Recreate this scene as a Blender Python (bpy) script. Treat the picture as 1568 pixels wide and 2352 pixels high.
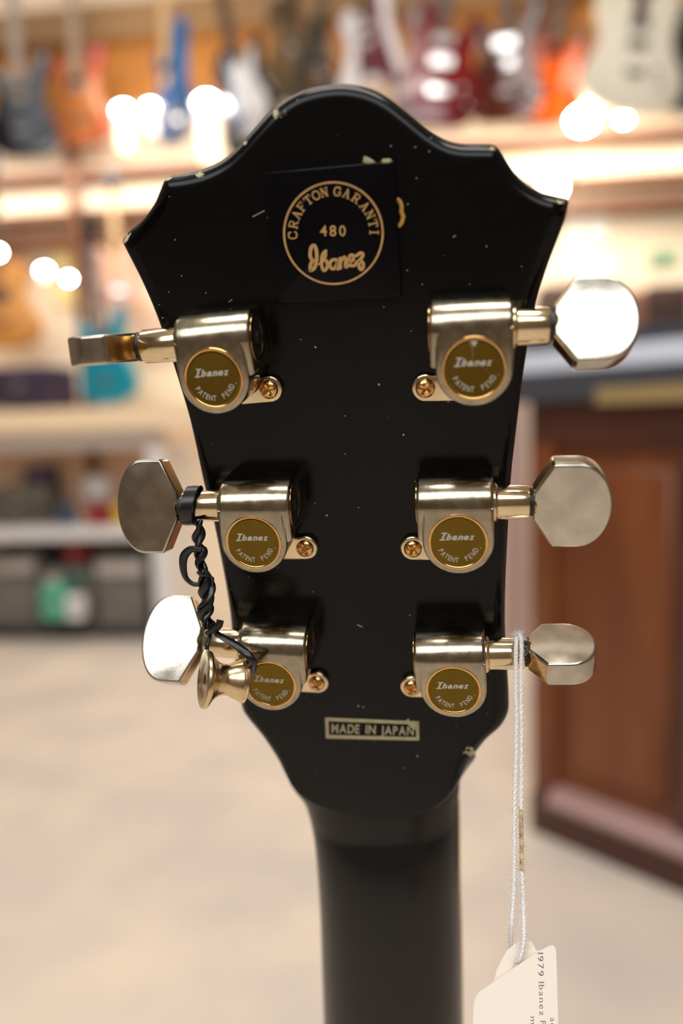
import bpy, bmesh, math, random
from mathutils import Vector, Matrix
random.seed(7)
PI = math.pi
SC = bpy.context.scene
COL = SC.collection
for o in list(bpy.data.objects):
    bpy.data.objects.remove(o)

# ------------------------------------------------------------------ camera
F = 1850.0                                   # focal length in pixels of the 1568 px wide frame
CX, CY = 784.0, 1176.0
cam = bpy.data.cameras.new('camera')
cam.sensor_fit = 'HORIZONTAL'; cam.sensor_width = 14.9; cam.lens = F / 1568 * 14.9
cam.clip_start = 0.01; cam.clip_end = 50
cam.dof.use_dof = True; cam.dof.focus_distance = 0.167; cam.dof.aperture_fstop = 3.7
CAM = bpy.data.objects.new('camera', cam); COL.objects.link(CAM)
CM = (Matrix.Translation((0, 0, 1.05)) @ Matrix.Rotation(math.radians(6.5), 4, 'Z')
      @ Matrix.Rotation(math.radians(90 - 6.7), 4, 'X') @ Matrix.Rotation(math.radians(-2.0), 4, 'Z'))
CAM.matrix_world = CM
SC.camera = CAM
# ------------------------------------------------------------------ light and exposure
SC.view_settings.view_transform = 'Standard'; SC.view_settings.look = 'None'
SC.view_settings.gamma = 1.0; SC.view_settings.use_curve_mapping = False
SC.view_settings.exposure = 0.0
W = bpy.data.worlds.new('world'); SC.world = W; W.use_nodes = True
W.node_tree.nodes['Background'].inputs[0].default_value = (1.0, 0.93, 0.85, 1)
W.node_tree.nodes['Background'].inputs[1].default_value = 0.15

def area(name, loc, target, sx, sy, power, col):
    l = bpy.data.lights.new(name, 'AREA'); l.shape = 'RECTANGLE'; l.size = sx; l.size_y = sy
    l.energy = power; l.color = col
    o = bpy.data.objects.new(name, l); COL.objects.link(o); o.location = loc
    o.rotation_euler = (Vector(target) - Vector(loc)).to_track_quat('-Z', 'Y').to_euler()
    return o
area('ceiling_lamp', (0.1, -0.2, 3.85), (0.1, 0.1, 0), 2.2, 0.9, 68, (1.0, 0.95, 0.88))
area('window_daylight', (-0.2, -2.40, 2.85), (0, 0, 1.2), 4.3, 1.9, 125, (0.93, 0.97, 1.0))
area('ceiling_lamp', (-0.8, 2.55, 3.8), (-0.8, 4.0, 1.7), 4.0, 0.5, 15, (1.0, 0.88, 0.78))
area('wall_wash_fill', (-0.3, 3.86, 2.34), (-0.3, 4.15, 1.45), 5.0, 0.14, 38, (1.0, 0.90, 0.79))  # unseen strip light added to brighten the wall below the guitars
area('ceiling_lamp', (-1.2, 1.4, 3.8), (-1.2, 1.9, 0), 3.0, 0.8, 38, (1.0, 0.95, 0.90))

# ------------------------------------------------------------------ helpers
def ray(px, py):
    return Vector(((px - CX) / F, -(py - CY) / F, -1.0))
def at(px, py, Y):                            # world point on the vertical plane y = Y
    o = CM.translation; d = CM.to_3x3() @ ray(px, py)
    return o + d * ((Y - o.y) / d.y)
def srgb(c):
    return tuple((v / 255 / 12.92 if v / 255 <= .04045 else ((v / 255 + .055) / 1.055) ** 2.4) for v in c)
def tag(o, label=None, cat=None, group=None, kind=None):
    if label: o['label'] = label
    if cat: o['category'] = cat
    if group: o['group'] = group
    if kind: o['kind'] = kind
    return o
def empty(name, M=None):
    o = bpy.data.objects.new(name, None); COL.objects.link(o); o.empty_display_size = .05
    if M is not None: o.matrix_world = M
    return o
def mesh_obj(name, bm, m, parent=None, angle=35, tri=True):
    bmesh.ops.recalc_face_normals(bm, faces=bm.faces)
    if tri:
        big = [f for f in bm.faces if len(f.verts) > 4]
        if big: bmesh.ops.triangulate(bm, faces=big)
    me = bpy.data.meshes.new(name); bm.to_mesh(me); bm.free()
    me.set_sharp_from_angle(angle=math.radians(angle))
    me.materials.append(m)
    o = bpy.data.objects.new(name, me); COL.objects.link(o)
    if parent: o.parent = parent
    return o

def mat(name, col, rough=.5, metal=0.0, var=0.0, vscale=6.0, bump=0.0, bscale=40.0, spec=.5, coat=0.0, rvar=0.0, emit=None, estr=0, col2=None, aniso=None):
    m = bpy.data.materials.new(name); m.use_nodes = True
    nt = m.node_tree; N = nt.nodes; L = nt.links; b = N['Principled BSDF']
    c = srgb(col); b.inputs['Base Color'].default_value = (*c, 1)
    b.inputs['Roughness'].default_value = rough; b.inputs['Metallic'].default_value = metal
    b.inputs['Specular IOR Level'].default_value = spec
    b.inputs['Coat Weight'].default_value = coat
    tc = N.new('ShaderNodeTexCoord')
    nz = N.new('ShaderNodeTexNoise'); nz.inputs['Scale'].default_value = vscale; nz.inputs['Detail'].default_value = 5
    if aniso:
        mp = N.new('ShaderNodeMapping'); mp.inputs['Scale'].default_value = aniso
        L.new(tc.outputs['Object'], mp.inputs[0]); L.new(mp.outputs[0], nz.inputs['Vector'])
    else:
        L.new(tc.outputs['Object'], nz.inputs['Vector'])
    if var or col2:
        r = N.new('ShaderNodeValToRGB'); c2 = srgb(col2) if col2 else tuple(v * (1 - var) for v in c)
        r.color_ramp.elements[0].position = .35; r.color_ramp.elements[1].position = .68
        r.color_ramp.elements[0].color = (*c2, 1); r.color_ramp.elements[1].color = (*c, 1)
        L.new(nz.outputs['Fac'], r.inputs[0]); L.new(r.outputs[0], b.inputs['Base Color'])
    if rvar:
        mr = N.new('ShaderNodeMapRange'); mr.inputs[3].default_value = max(0.02, rough - rvar); mr.inputs[4].default_value = rough + rvar
        L.new(nz.outputs['Fac'], mr.inputs[0]); L.new(mr.outputs[0], b.inputs['Roughness'])
    if bump:
        n2 = N.new('ShaderNodeTexNoise'); n2.inputs['Scale'].default_value = bscale; n2.inputs['Detail'].default_value = 4
        L.new(tc.outputs['Object'], n2.inputs['Vector'])
        bp = N.new('ShaderNodeBump'); bp.inputs['Strength'].default_value = bump; bp.inputs['Distance'].default_value = .001
        L.new(n2.outputs['Fac'], bp.inputs['Height']); L.new(bp.outputs[0], b.inputs['Normal'])
    if emit:
        b.inputs['Emission Color'].default_value = (*srgb(emit), 1); b.inputs['Emission Strength'].default_value = estr
    return m

def add_box(bm, p0, p1, M=None):
    x0, y0, z0 = p0; x1, y1, z1 = p1
    c = [Vector((x, y, z)) for z in (z0, z1) for y in (y0, y1) for x in (x0, x1)]
    v = [bm.verts.new(M @ q if M else q) for q in c]
    for a in ((0, 1, 3, 2), (4, 5, 7, 6), (0, 1, 5, 4), (2, 3, 7, 6), (0, 2, 6, 4), (1, 3, 7, 5)):
        bm.faces.new([v[i] for i in a])
def inset_normals(P):
    n = len(P); A = sum(P[i][0] * P[(i + 1) % n][1] - P[(i + 1) % n][0] * P[i][1] for i in range(n))
    sg = 1 if A > 0 else -1; out = []
    for i in range(n):
        a, b, c = Vector(P[i - 1][:2]), Vector(P[i][:2]), Vector(P[(i + 1) % n][:2])
        d1 = (b - a).normalized(); d2 = (c - b).normalized()
        n1 = Vector((-d1.y, d1.x)) * sg; n2 = Vector((-d2.y, d2.x)) * sg
        m = n1 + n2
        if m.length < 1e-6: m = n1
        m.normalize(); out.append(m / max(.5, m.dot(n1)))
    return out
def slab(bm, P, z0, z1, r=0.0, segs=4, f=None, rl=None, rb=0.0):
    """prism over outline P between z0 and z1, top edge rounded by r (or rl per vertex), bottom edge by rb"""
    f = f or (lambda x, y, z: Vector((x, y, z)))
    n = len(P); N = inset_normals(P); loops = []
    def loop(fr):                             # fr(i) -> (inset, z)
        return [bm.verts.new(f(P[i][0] + N[i].x * fr(i)[0], P[i][1] + N[i].y * fr(i)[0], fr(i)[1])) for i in range(n)]
    if rb:
        for k in range(segs + 1):
            t = PI / 2 * k / segs
            loops.append(loop(lambda i: (rb * (1 - math.sin(t)), z0 + rb * (1 - math.cos(t)))))
    else:
        loops.append(loop(lambda i: (0, z0)))
    if r or rl:
        for k in range(segs + 1):
            t = PI / 2 * k / segs
            loops.append(loop(lambda i: ((rl[i] if rl else r) * (1 - math.cos(t)), z1 - (rl[i] if rl else r) * (1 - math.sin(t)))))
    else:
        loops.append(loop(lambda i: (0, z1)))
    for a, b in zip(loops, loops[1:]):
        for i in range(n):
            q = bm.faces.new((a[i], a[(i + 1) % n], b[(i + 1) % n], b[i])); q.smooth = True
    bm.faces.new(loops[-1]); bm.faces.new(loops[0][::-1])
def lathe(bm, prof, M, n=40, smooth=True):    # prof [(r, z)], M maps local to target
    rings = []
    for r, z in prof:
        if r < 1e-7: rings.append([bm.verts.new(M @ Vector((0, 0, z)))])
        else: rings.append([bm.verts.new(M @ Vector((r * math.cos(2 * PI * k / n), r * math.sin(2 * PI * k / n), z))) for k in range(n)])
    for a, b in zip(rings, rings[1:]):
        for k in range(n):
            j = (k + 1) % n
            if len(a) == 1 and len(b) == 1: continue
            if len(a) == 1: q = bm.faces.new((a[0], b[j], b[k]))
            elif len(b) == 1: q = bm.faces.new((a[k], a[j], b[0]))
            else: q = bm.faces.new((a[k], a[j], b[j], b[k]))
            q.smooth = smooth
def frame(o, z, x=None):                      # matrix with origin o, local z axis along z
    z = Vector(z).normalized(); x = Vector(x) if x is not None else Vector((1, 0, 0))
    if abs(z.dot(x.normalized())) > .95: x = Vector((0, 1, 0))
    x = (x - z * x.dot(z)).normalized(); y = z.cross(x)
    M = Matrix((x, y, z)).transposed().to_4x4(); M.translation = Vector(o); return M
def catmull(P, k=6, closed=False):
    P = [Vector(p) for p in P]; n = len(P); out = []
    for i in range(n if closed else n - 1):
        p0 = P[(i - 1) % n] if closed or i > 0 else P[0]
        p1 = P[i]; p2 = P[(i + 1) % n]; p3 = P[(i + 2) % n] if closed or i + 2 < n else P[-1]
        for j in range(k):
            t = j / k
            out.append(.5 * ((2 * p1) + (p2 - p0) * t + (2 * p0 - 5 * p1 + 4 * p2 - p3) * t * t + (3 * p1 - p0 - 3 * p2 + p3) * t ** 3))
    if not closed: out.append(P[-1])
    return out
def tube(bm, P, r, n=10, flat=1.0, twist=0.0, closed=False, rfun=None):
    P = [Vector(p) for p in P]; m = len(P); rings = []; prev = None
    for i in range(m):
        if closed: t = (P[(i + 1) % m] - P[i - 1]).normalized()
        else: t = (P[min(i + 1, m - 1)] - P[max(i - 1, 0)]).normalized()
        if prev is None: x = t.orthogonal().normalized()
        else: x = (prev - t * prev.dot(t)).normalized()
        prev = x; y = t.cross(x); a0 = twist * i; rr = rfun(i / max(1, m - 1)) * r if rfun else r
        ring = []
        for k in range(n):
            a = 2 * PI * k / n; u = math.cos(a) * rr; v = math.sin(a) * rr * flat
            ring.append(bm.verts.new(P[i] + x * (u * math.cos(a0) - v * math.sin(a0)) + y * (u * math.sin(a0) + v * math.cos(a0))))
        rings.append(ring)
    for i in range(m if closed else m - 1):
        a, b = rings[i], rings[(i + 1) % m]
        for k in range(n):
            q = bm.faces.new((a[k], a[(k + 1) % n], b[(k + 1) % n], b[k])); q.smooth = True
    if not closed: bm.faces.new(rings[0][::-1]); bm.faces.new(rings[-1])
def ribbon(bm, P, w, z0, z1, f, k=4):         # flat rounded stroke along 2D points
    C = catmull([(p[0], p[1], 0) for p in P], k) if len(P) > 2 else [Vector((p[0], p[1], 0)) for p in P]
    L, R = [], []
    for i, c in enumerate(C):
        t = (C[min(i + 1, len(C) - 1)] - C[max(i - 1, 0)]).normalized(); nn = Vector((-t.y, t.x, 0)) * w / 2
        L.append(c + nn); R.append(c - nn)
    t = (C[-1] - C[-2]).normalized(); ang = math.atan2(t.y, t.x)
    e1 = [C[-1] + Vector((math.cos(ang + PI / 2 - a), math.sin(ang + PI / 2 - a), 0)) * w / 2 for a in (PI * .25, PI * .5, PI * .75)]
    t = (C[0] - C[1]).normalized(); ang = math.atan2(t.y, t.x)
    e0 = [C[0] + Vector((math.cos(ang + PI / 2 - a), math.sin(ang + PI / 2 - a), 0)) * w / 2 for a in (PI * .25, PI * .5, PI * .75)]
    def cell(pts):
        lo = [bm.verts.new(f(p.x, p.y, z0)) for p in pts]; hi = [bm.verts.new(f(p.x, p.y, z1)) for p in pts]
        bm.faces.new(hi); bm.faces.new(lo[::-1])
        for i in range(len(pts)): bm.faces.new((lo[i], lo[(i + 1) % len(pts)], hi[(i + 1) % len(pts)], hi[i]))
    for i in range(len(C) - 1): cell([L[i], L[i + 1], R[i + 1], R[i]])
    cell([L[-1]] + e1 + [R[-1]]); cell([R[0]] + e0 + [L[0]])
TXT = {}
def glyph(ch, bold=0.0, shear=0.0):
    key = (ch, bold, shear)
    if key not in TXT:
        cu = bpy.data.curves.new('t', 'FONT'); cu.body = ch; cu.size = 1; cu.shear = shear; cu.offset = bold; cu.resolution_u = 4
        o = bpy.data.objects.new('t', cu); COL.objects.link(o)
        bpy.context.view_layer.update()
        me = bpy.data.meshes.new_from_object(o.evaluated_get(bpy.context.evaluated_depsgraph_get()))
        V = [v.co.copy() for v in me.vertices]; Fc = [tuple(p.vertices) for p in me.polygons]
        x0 = min((v.x for v in V), default=0); x1 = max((v.x for v in V), default=.3)
        TXT[key] = (V, Fc, x0, x1)
        bpy.data.objects.remove(o); bpy.data.curves.remove(cu); bpy.data.meshes.remove(me)
    return TXT[key]
def put_glyph(bm, ch, ox, oy, ang, sx, sy, z0, z1, f, bold=0.0, shear=0.0, yup=1):
    """glyph centred on (ox,oy); sx, sy scale; ang rotation; yup=-1 for pixel space"""
    V, Fc, x0, x1 = glyph(ch, bold, shear); cx = (x0 + x1) / 2; ca, sa = math.cos(ang), math.sin(ang)
    def g(v):
        x = (v.x - cx) * sx; y = (v.y - .36) * sy
        X = x * ca - y * sa; Y = x * sa + y * ca
        return ox + X, oy + Y * yup
    lo = [bm.verts.new(f(*g(v), z0)) for v in V]; hi = [bm.verts.new(f(*g(v), z1)) for v in V]
    cnt = {}
    for p in Fc:
        bm.faces.new([hi[i] for i in p])
        for a, b in zip(p, p[1:] + p[:1]): cnt[tuple(sorted((a, b)))] = cnt.get(tuple(sorted((a, b))), 0) + 1
    for (a, b), c in cnt.items():
        if c == 1: bm.faces.new((lo[a], lo[b], hi[b], hi[a]))
def put_line(bm, s, x, y, wid, hgt, z0, z1, f, bold=0.0, shear=0.0, yup=1, dx=1.0, dy=0.0, gap=.08, sp=.28):
    """a word starting at x,y (middle height) running wid long and hgt capital height"""
    ws = []
    for c in s:
        if c == ' ': ws.append(sp)
        else: g = glyph(c, bold, shear); ws.append(g[3] - g[2] + gap)
    k = wid / sum(ws); a = 0
    for c, w in zip(s, ws):
        if c != ' ': put_glyph(bm, c, x + (a + w / 2) * k * dx, y + (a + w / 2) * k * dy, math.atan2(dy * yup, dx), k, hgt / .72, z0, z1, f, bold, shear, yup)
        a += w

# ------------------------------------------------------------------ materials
M_black = mat('gloss_black_lacquer', (8, 8, 8), .2, spec=.2, coat=0.0, bump=.012, bscale=60)
def dust(m, chips):
    """dust specks all over plus worn cream patches at given places (object space, metres)"""
    nt = m.node_tree; N = nt.nodes; L = nt.links; b = N['Principled BSDF']
    tc = N.new('ShaderNodeTexCoord')
    def speck(scale, thr, seed):
        v = N.new('ShaderNodeTexVoronoi'); v.inputs['Scale'].default_value = scale; v.inputs['Randomness'].default_value = 1
        mp = N.new('ShaderNodeMapping'); mp.inputs['Location'].default_value = (seed, seed * .7, 0)
        L.new(tc.outputs['Object'], mp.inputs[0]); L.new(mp.outputs[0], v.inputs['Vector'])
        a = N.new('ShaderNodeMath'); a.operation = 'LESS_THAN'; a.inputs[1].default_value = thr; L.new(v.outputs['Distance'], a.inputs[0])
        s = N.new('ShaderNodeSeparateColor'); L.new(v.outputs['Color'], s.inputs[0])
        g = N.new('ShaderNodeMath'); g.operation = 'GREATER_THAN'; g.inputs[1].default_value = .62; L.new(s.outputs[0], g.inputs[0])
        q = N.new('ShaderNodeMath'); q.operation = 'MULTIPLY'; L.new(a.outputs[0], q.inputs[0]); L.new(g.outputs[0], q.inputs[1])
        return q.outputs[0]
    s1 = speck(420, .055, 3.1); s2 = speck(230, .05, 9.4)
    mx = N.new('ShaderNodeMath'); mx.operation = 'MAXIMUM'; L.new(s1, mx.inputs[0]); L.new(s2, mx.inputs[1])
    acc = None; nz = N.new('ShaderNodeTexNoise'); nz.inputs['Scale'].default_value = 900; nz.inputs['Detail'].default_value = 5
    L.new(tc.outputs['Object'], nz.inputs['Vector'])
    for (p, rad) in chips:
        d = N.new('ShaderNodeVectorMath'); d.operation = 'DISTANCE'; d.inputs[1].default_value = p
        L.new(tc.outputs['Object'], d.inputs[0])
        r = N.new('ShaderNodeMapRange'); r.inputs[1].default_value = 0; r.inputs[2].default_value = rad; r.inputs[3].default_value = .32; r.inputs[4].default_value = -.25
        L.new(d.outputs['Value'], r.inputs[0])
        if acc is None: acc = r.outputs[0]
        else:
            q = N.new('ShaderNodeMath'); q.operation = 'MAXIMUM'; L.new(acc, q.inputs[0]); L.new(r.outputs[0], q.inputs[1]); acc = q.outputs[0]
    if acc:
        ad = N.new('ShaderNodeMath'); ad.operation = 'ADD'; L.new(nz.outputs['Fac'], ad.inputs[0]); L.new(acc, ad.inputs[1])
        gt = N.new('ShaderNodeMath'); gt.operation = 'GREATER_THAN'; gt.inputs[1].default_value = .66; L.new(ad.outputs[0], gt.inputs[0]); chip = gt.outputs[0]
    base = b.inputs['Base Color'].default_value[:]
    m1 = N.new('ShaderNodeMix'); m1.data_type = 'RGBA'; m1.inputs['A'].default_value = base; m1.inputs['B'].default_value = (.30, .30, .28, 1)
    L.new(mx.outputs[0], m1.inputs['Factor']); out = m1.outputs['Result']
    if acc:
        m2 = N.new('ShaderNodeMix'); m2.data_type = 'RGBA'; m2.inputs['B'].default_value = (*srgb((176, 165, 128)), 1)
        L.new(out, m2.inputs['A']); L.new(chip, m2.inputs['Factor']); out = m2.outputs['Result']
    L.new(out, b.inputs['Base Color'])
M_neck = mat('worn_black_lacquer', (18, 16, 15), .30, spec=.36, bump=.02, bscale=80)
M_nickel = mat('worn_satin_nickel', (176, 166, 144), .19, 1.0, var=.26, vscale=420, rvar=.08, bump=.02, bscale=1500)
M_button = mat('worn_nickel_button', (200, 193, 178), .2, 1.0, var=.22, vscale=260, rvar=.08, bump=.012, bscale=1800)
M_gold = mat('polished_gold', (226, 180, 116), .14, 1.0, var=.12, vscale=500)
M_goldshaft = mat('pale_gold_plating', (226, 206, 168), .14, 1.0, var=.1, vscale=500)
M_cap = mat('brushed_gold_disc', (112, 90, 34), .22, 1.0, var=.10, vscale=300, aniso=(1, .15, 1))
M_dark = mat('recess_shade_black', (14, 11, 9), .6)
M_rubber = mat('black_rubber_washer', (12, 12, 13), .5)
M_plate = mat('black_plastic_plate', (5, 5, 8), .25, spec=.14)
M_tan = mat('gold_print', (196, 152, 92), .6, var=.2, vscale=900)
M_silver = mat('silver_print', (178, 174, 160), .5, spec=.3)
M_cream = mat('aged_cream_ink', (176, 168, 128), .6, var=.25, vscale=900)
M_bind = mat('aged_cream_binding', (188, 160, 84), .5)
M_glue = mat('dried_glue', (196, 150, 70), .5, var=.3, vscale=700)
M_wire = mat('black_plastic_tie', (17, 17, 20), .3, spec=.5)
M_string = mat('white_cotton_string', (236, 230, 220), .9, spec=.1)
M_card = mat('cream_tag_card', (255, 244, 230), .75, spec=.2)
M_ink = mat('printed_ink', (96, 78, 92), .8, spec=.1)

# ------------------------------------------------------------------ the headstock's own frame (millimetres inside)
def head_frame():
    n = Vector((-.1633, -.384, 1)).normalized(); r = .0065
    ey = Vector((-math.sin(r), math.cos(r), 0)); ey = (ey - n * ey.dot(n)).normalized(); ex = ey.cross(n)
    O = Vector((0, 0, -159.6)) - n * 12
    return ex, ey, n, O
EX, EY, EN, EO = head_frame()
HM = Matrix((EX, EY, EN)).transposed().to_4x4(); HM.translation = EO / 1000
HW = CM @ HM
def P(px, py, h=0.0):                         # a point of the head, h millimetres above its back surface
    d = ray(px, py); t = (EO.dot(EN) + h) / d.dot(EN); q = d * t - EO
    return Vector((q.dot(EX), q.dot(EY), h))
def mm(v): return v / 1000
guitar = empty('electric_guitar', HW)
tag(guitar, 'large glossy black guitar headstock seen from behind with six nickel tuners', 'guitar')

# outline of the headstock
left_up = [(283, 557), (284, 548), (300, 528), (330, 503), (354, 470), (368, 438), (378, 414), (390, 404), (430, 398), (470, 388), (510, 369), (545, 339), (580, 300), (620, 257), (660, 226),
           (700, 206), (750, 194), (800, 192), (850, 203), (895, 226), (940, 261), (985, 298), (1025, 322), (1060, 331), (1100, 332), (1128, 333), (1145, 341), (1160, 364), (1182, 397), (1212, 425),
           (1245, 444), (1280, 453), (1303, 459)]
right_dn = [(1306, 464), (1300, 495), (1281, 547), (1257, 611), (1233, 688), (1211, 797), (1195, 906), (1181, 1023), (1172, 1112), (1162, 1298), (1159, 1400), (1160, 1464), (1165, 1543), (1168, 1605), (1166, 1635), (1150, 1665), (1115, 1697), (1080, 1745), (1052, 1790)]
u_low = [(1010, 1836), (960, 1858), (890, 1867), (810, 1862), (745, 1844)]
left_dn = [(690, 1812), (651, 1758), (606, 1690), (569, 1644), (555, 1618), (546, 1560), (536, 1480), (524, 1370), (492, 1200), (469, 1108), (446, 1000), (425, 919), (372, 754), (331, 653)]
def hp(l): return [P(x, y, -2.6) for x, y in l]
segA = catmull(hp(left_up), 4); segB = catmull(hp(right_dn + u_low + left_dn + [(287, 566)]), 4)
head_pts = segA + segB
rl = []
for i, p in enumerate(head_pts):
    low = max(0, min(1, (P(784, 1760, 0).y - p.y) / 6))
    rl.append(3.0 - 2.2 * low)
chips = [((P(634, 252, 0) / 1000), .0035), ((P(292, 548, -1) / 1000), .003), ((P(1290, 462, -1) / 1000), .002), ((P(1080, 1728, -1) / 1000), .0048), ((P(383, 410, -1) / 1000), .002),
         ((P(1132, 340, -1) / 1000), .0017), ((P(455, 395, -1) / 1000), .0022), ((P(560, 322, -1) / 1000), .0017)]
dust(M_black, chips)
bm = bmesh.new()
slab(bm, [(p.x, p.y) for p in head_pts], -14, 0, segs=7, rl=rl, f=lambda x, y, z: Vector((x, y, z)) / 1000)
mesh_obj('headstock', bm, M_black, guitar, 50)

# neck: a half-round bar that runs on below the headstock
nl = [(640, 1735), (668, 1790), (690, 1815), (703, 1836), (718, 1885), (727, 1944), (736, 2059), (741, 2197), (746, 2352), (750, 2560), (752, 2900)]
nr = [(1092, 1735), (1060, 1780), (1055, 1810), (1052, 1839), (1052, 1885), (1053, 1944), (1054, 2059), (1058, 2197), (1060, 2352), (1062, 2560), (1064, 2900)]
def neck_rows():
    A = catmull([(x, y, 0) for x, y in nl], 6); B = catmull([(x, y, 0) for x, y in nr], 6); rows = []
    v0 = P(890, 1866, 0).y
    for a, b in zip(A, B):
        vv = P((a.x + b.x) / 2, (a.y + b.y) / 2, 0).y
        drop = max(0, v0 - vv); ze = -14 + drop * .16
        crest = -1.2 + 4.0 * (1 - math.exp(-drop / 9)) + drop * .16
        if vv > v0: crest = -1.2 - (vv - v0) * .25
        a3 = P(a.x, a.y, ze); b3 = P(b.x, b.y, ze); rows.append((a3, b3, ze, crest))
    return rows
bm = bmesh.new(); rings = []
NS = 36
for a3, b3, ze, cr in neck_rows():
    ring = []
    for k in range(NS + 1):
        th = PI * k / NS; s = -math.cos(th)
        z = ze + (cr - ze) * (max(0, 1 - abs(s) ** 2.3)) ** .5
        p = a3.lerp(b3, (s + 1) / 2); ring.append(bm.verts.new(Vector((p.x, p.y, z)) / 1000))
    for s in (.985, -.985):
        p = a3.lerp(b3, (s + 1) / 2); ring.append(bm.verts.new(Vector((p.x, p.y, ze - 3)) / 1000))
    rings.append(ring)
for a, b in zip(rings, rings[1:]):
    for k in range(len(a)):
        q = bm.faces.new((a[k], a[(k + 1) % len(a)], b[(k + 1) % len(a)], b[k])); q.smooth = True
bm.faces.new(rings[0]); bm.faces.new(rings[-1][::-1])
mesh_obj('neck', bm, M_neck, guitar, 60)
bm = bmesh.new(); rr = neck_rows()            # fingerboard with its cream binding on the far side of the neck
pts = [(a.x + .4, a.y) for a, b, z, c in rr[20:]] + [(b.x - .1 , b.y) for a, b, z, c in rr[20:]][::-1]
lo = []; hi = []
for i, (a, b, z, c) in enumerate(rr[20:]):
    lo.append([Vector((a.x + .5, a.y, z - 7)), Vector((b.x + .25, b.y, z - 7))]); hi.append([Vector((a.x + .5, a.y, z - 2.6)), Vector((b.x + .25, b.y, z - 2.6))])
grid = [[bm.verts.new(p / 1000) for p in (h[0], h[1], l[1], l[0])] for h, l in zip(hi, lo)]
for a, b in zip(grid, grid[1:]):
    for k in range(4): bm.faces.new((a[k], a[(k + 1) % 4], b[(k + 1) % 4], b[k]))
bm.faces.new(grid[0]); bm.faces.new(grid[-1][::-1])
tag(mesh_obj('fingerboard_binding', bm, M_bind, guitar), 'thin cream binding strip along the neck edge')

# black plate with the serial number
def G(h): return lambda x, y, z: P(x, y, z) / 1000
fpx = lambda x, y, z: P(x, y, z) / 1000
bm = bmesh.new()
q = [P(605, 397, 1.3), P(900, 369.5, 1.3), P(905, 372, 1.3), P(922, 677, 1.3), P(918, 682, 1.3), P(637, 699, 1.3), P(631, 695, 1.3)]
slab(bm, [(p.x, p.y) for p in q], 0.0, 1.3, .28, 3, f=lambda x, y, z: Vector((x, y, z)) / 1000)
plate = mesh_obj('serial_plate', bm, M_plate, guitar, 50)
bm = bmesh.new()                              # printed ring
cx0, cy0 = 765.4, 535.5; n = 96
for k in range(n):
    a0, a1 = 2 * PI * k / n, 2 * PI * (k + 1) / n
    def rp(a, g): return (cx0 + (115.5 - g) * math.cos(a), cy0 + (119 - g) * math.sin(a))
    p = [rp(a0, 0), rp(a1, 0), rp(a1, 4.6), rp(a0, 4.6)]
    lo = [bm.verts.new(fpx(*t, 1.28)) for t in p]; hi = [bm.verts.new(fpx(*t, 1.33)) for t in p]
    bm.faces.new(hi)
    bm.faces.new((lo[0], lo[1], hi[1], hi[0])); bm.faces.new((lo[2], lo[3], hi[3], hi[2]))
mesh_obj('printed_ring', bm, M_tan, plate)
SERIF = {                                     # strokes in a box 0..1 wide, 0..1 high; (points, thick)
 'C': [([(.88, .72), (.8, .93), (.5, 1), (.2, .88), (.08, .5), (.2, .12), (.5, 0), (.8, .06), (.92, .25)], 1), ([(.88, .98), (.88, .7)], .6)],
 'R': [([(.2, 0), (.2, 1)], 1.1), ([(.2, 1), (.6, 1), (.8, .9), (.8, .6), (.6, .5), (.2, .5)], .8), ([(.5, .5), (.85, .02)], 1), ([(.02, 0), (.4, 0)], .55), ([(.02, 1), (.3, 1)], .55), ([(.75, 0), (1.02, 0)], .55)],
 'A': [([(.18, .0), (.5, 1)], .75), ([(.5, 1), (.84, 0)], 1.2), ([(.28, .36), (.72, .36)], .55), ([(0, 0), (.34, 0)], .55), ([(.66, 0), (1.02, 0)], .55)],
 'F': [([(.25, 0), (.25, 1)], 1.1), ([(.08, 1), (.9, 1)], .7), ([(.25, .52), (.65, .52)], .6), ([(.9, 1), (.9, .74)], .55), ([(.65, .66), (.65, .38)], .5), ([(.06, 0), (.46, 0)], .55)],
 'T': [([(.5, 0), (.5, 1)], 1.1), ([(.05, 1), (.95, 1)], .7), ([(.05, 1), (.05, .74)], .55), ([(.95, 1), (.95, .74)], .55), ([(.3, 0), (.7, 0)], .55)],
 'O': [([(.5, 1), (.18, .88), (.06, .5), (.18, .12), (.5, 0), (.82, .12), (.94, .5), (.82, .88), (.5, 1)], 1)],
 'N': [([(.18, 0), (.18, 1)], .7), ([(.18, 1), (.82, 0)], 1.15), ([(.82, 0), (.82, 1)], .7), ([(0, 0), (.36, 0)], .55), ([(0, 1), (.24, 1)], .55), ([(.64, 1), (1, 1)], .55)],
 'G': [([(.86, .74), (.78, .94), (.5, 1), (.2, .88), (.08, .5), (.2, .12), (.5, 0), (.8, .1), (.84, .4)], 1), ([(.62, .42), (1, .42)], .6), ([(.86, .98), (.86, .72)], .55)],
 'I': [([(.5, 0), (.5, 1)], 1.3), ([(.2, 0), (.8, 0)], .6), ([(.2, 1), (.8, 1)], .6)]}
bm = bmesh.new(); zi = 0
for ch, deg in zip('CRAFTONGARANTI', (-93, -78, -64, -51, -38, -25.3, -13, 5.5, 19, 34, 50, 64, 77, 89)):
    a = math.radians(deg); ca, sa = math.cos(a), math.sin(a); r0, r1 = 84, 104
    w = 14 if ch == 'I' else 17.5
    def fl(x, y, z):
        lx = (x - .5) * w; ly = r0 + y * (r1 - r0 - 1)
        return fpx(cx0 + lx * ca + ly * sa, cy0 + (lx * sa - ly * ca) * 1.03, z)
    for pts, th in SERIF[ch]:
        zi += 1; ribbon(bm, [(x, y) for x, y in pts], .17 * th, 1.28, 1.33 + zi * 1e-4, fl, 3)
mesh_obj('arched_lettering', bm, M_tan, plate)
bm = bmesh.new()
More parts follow.
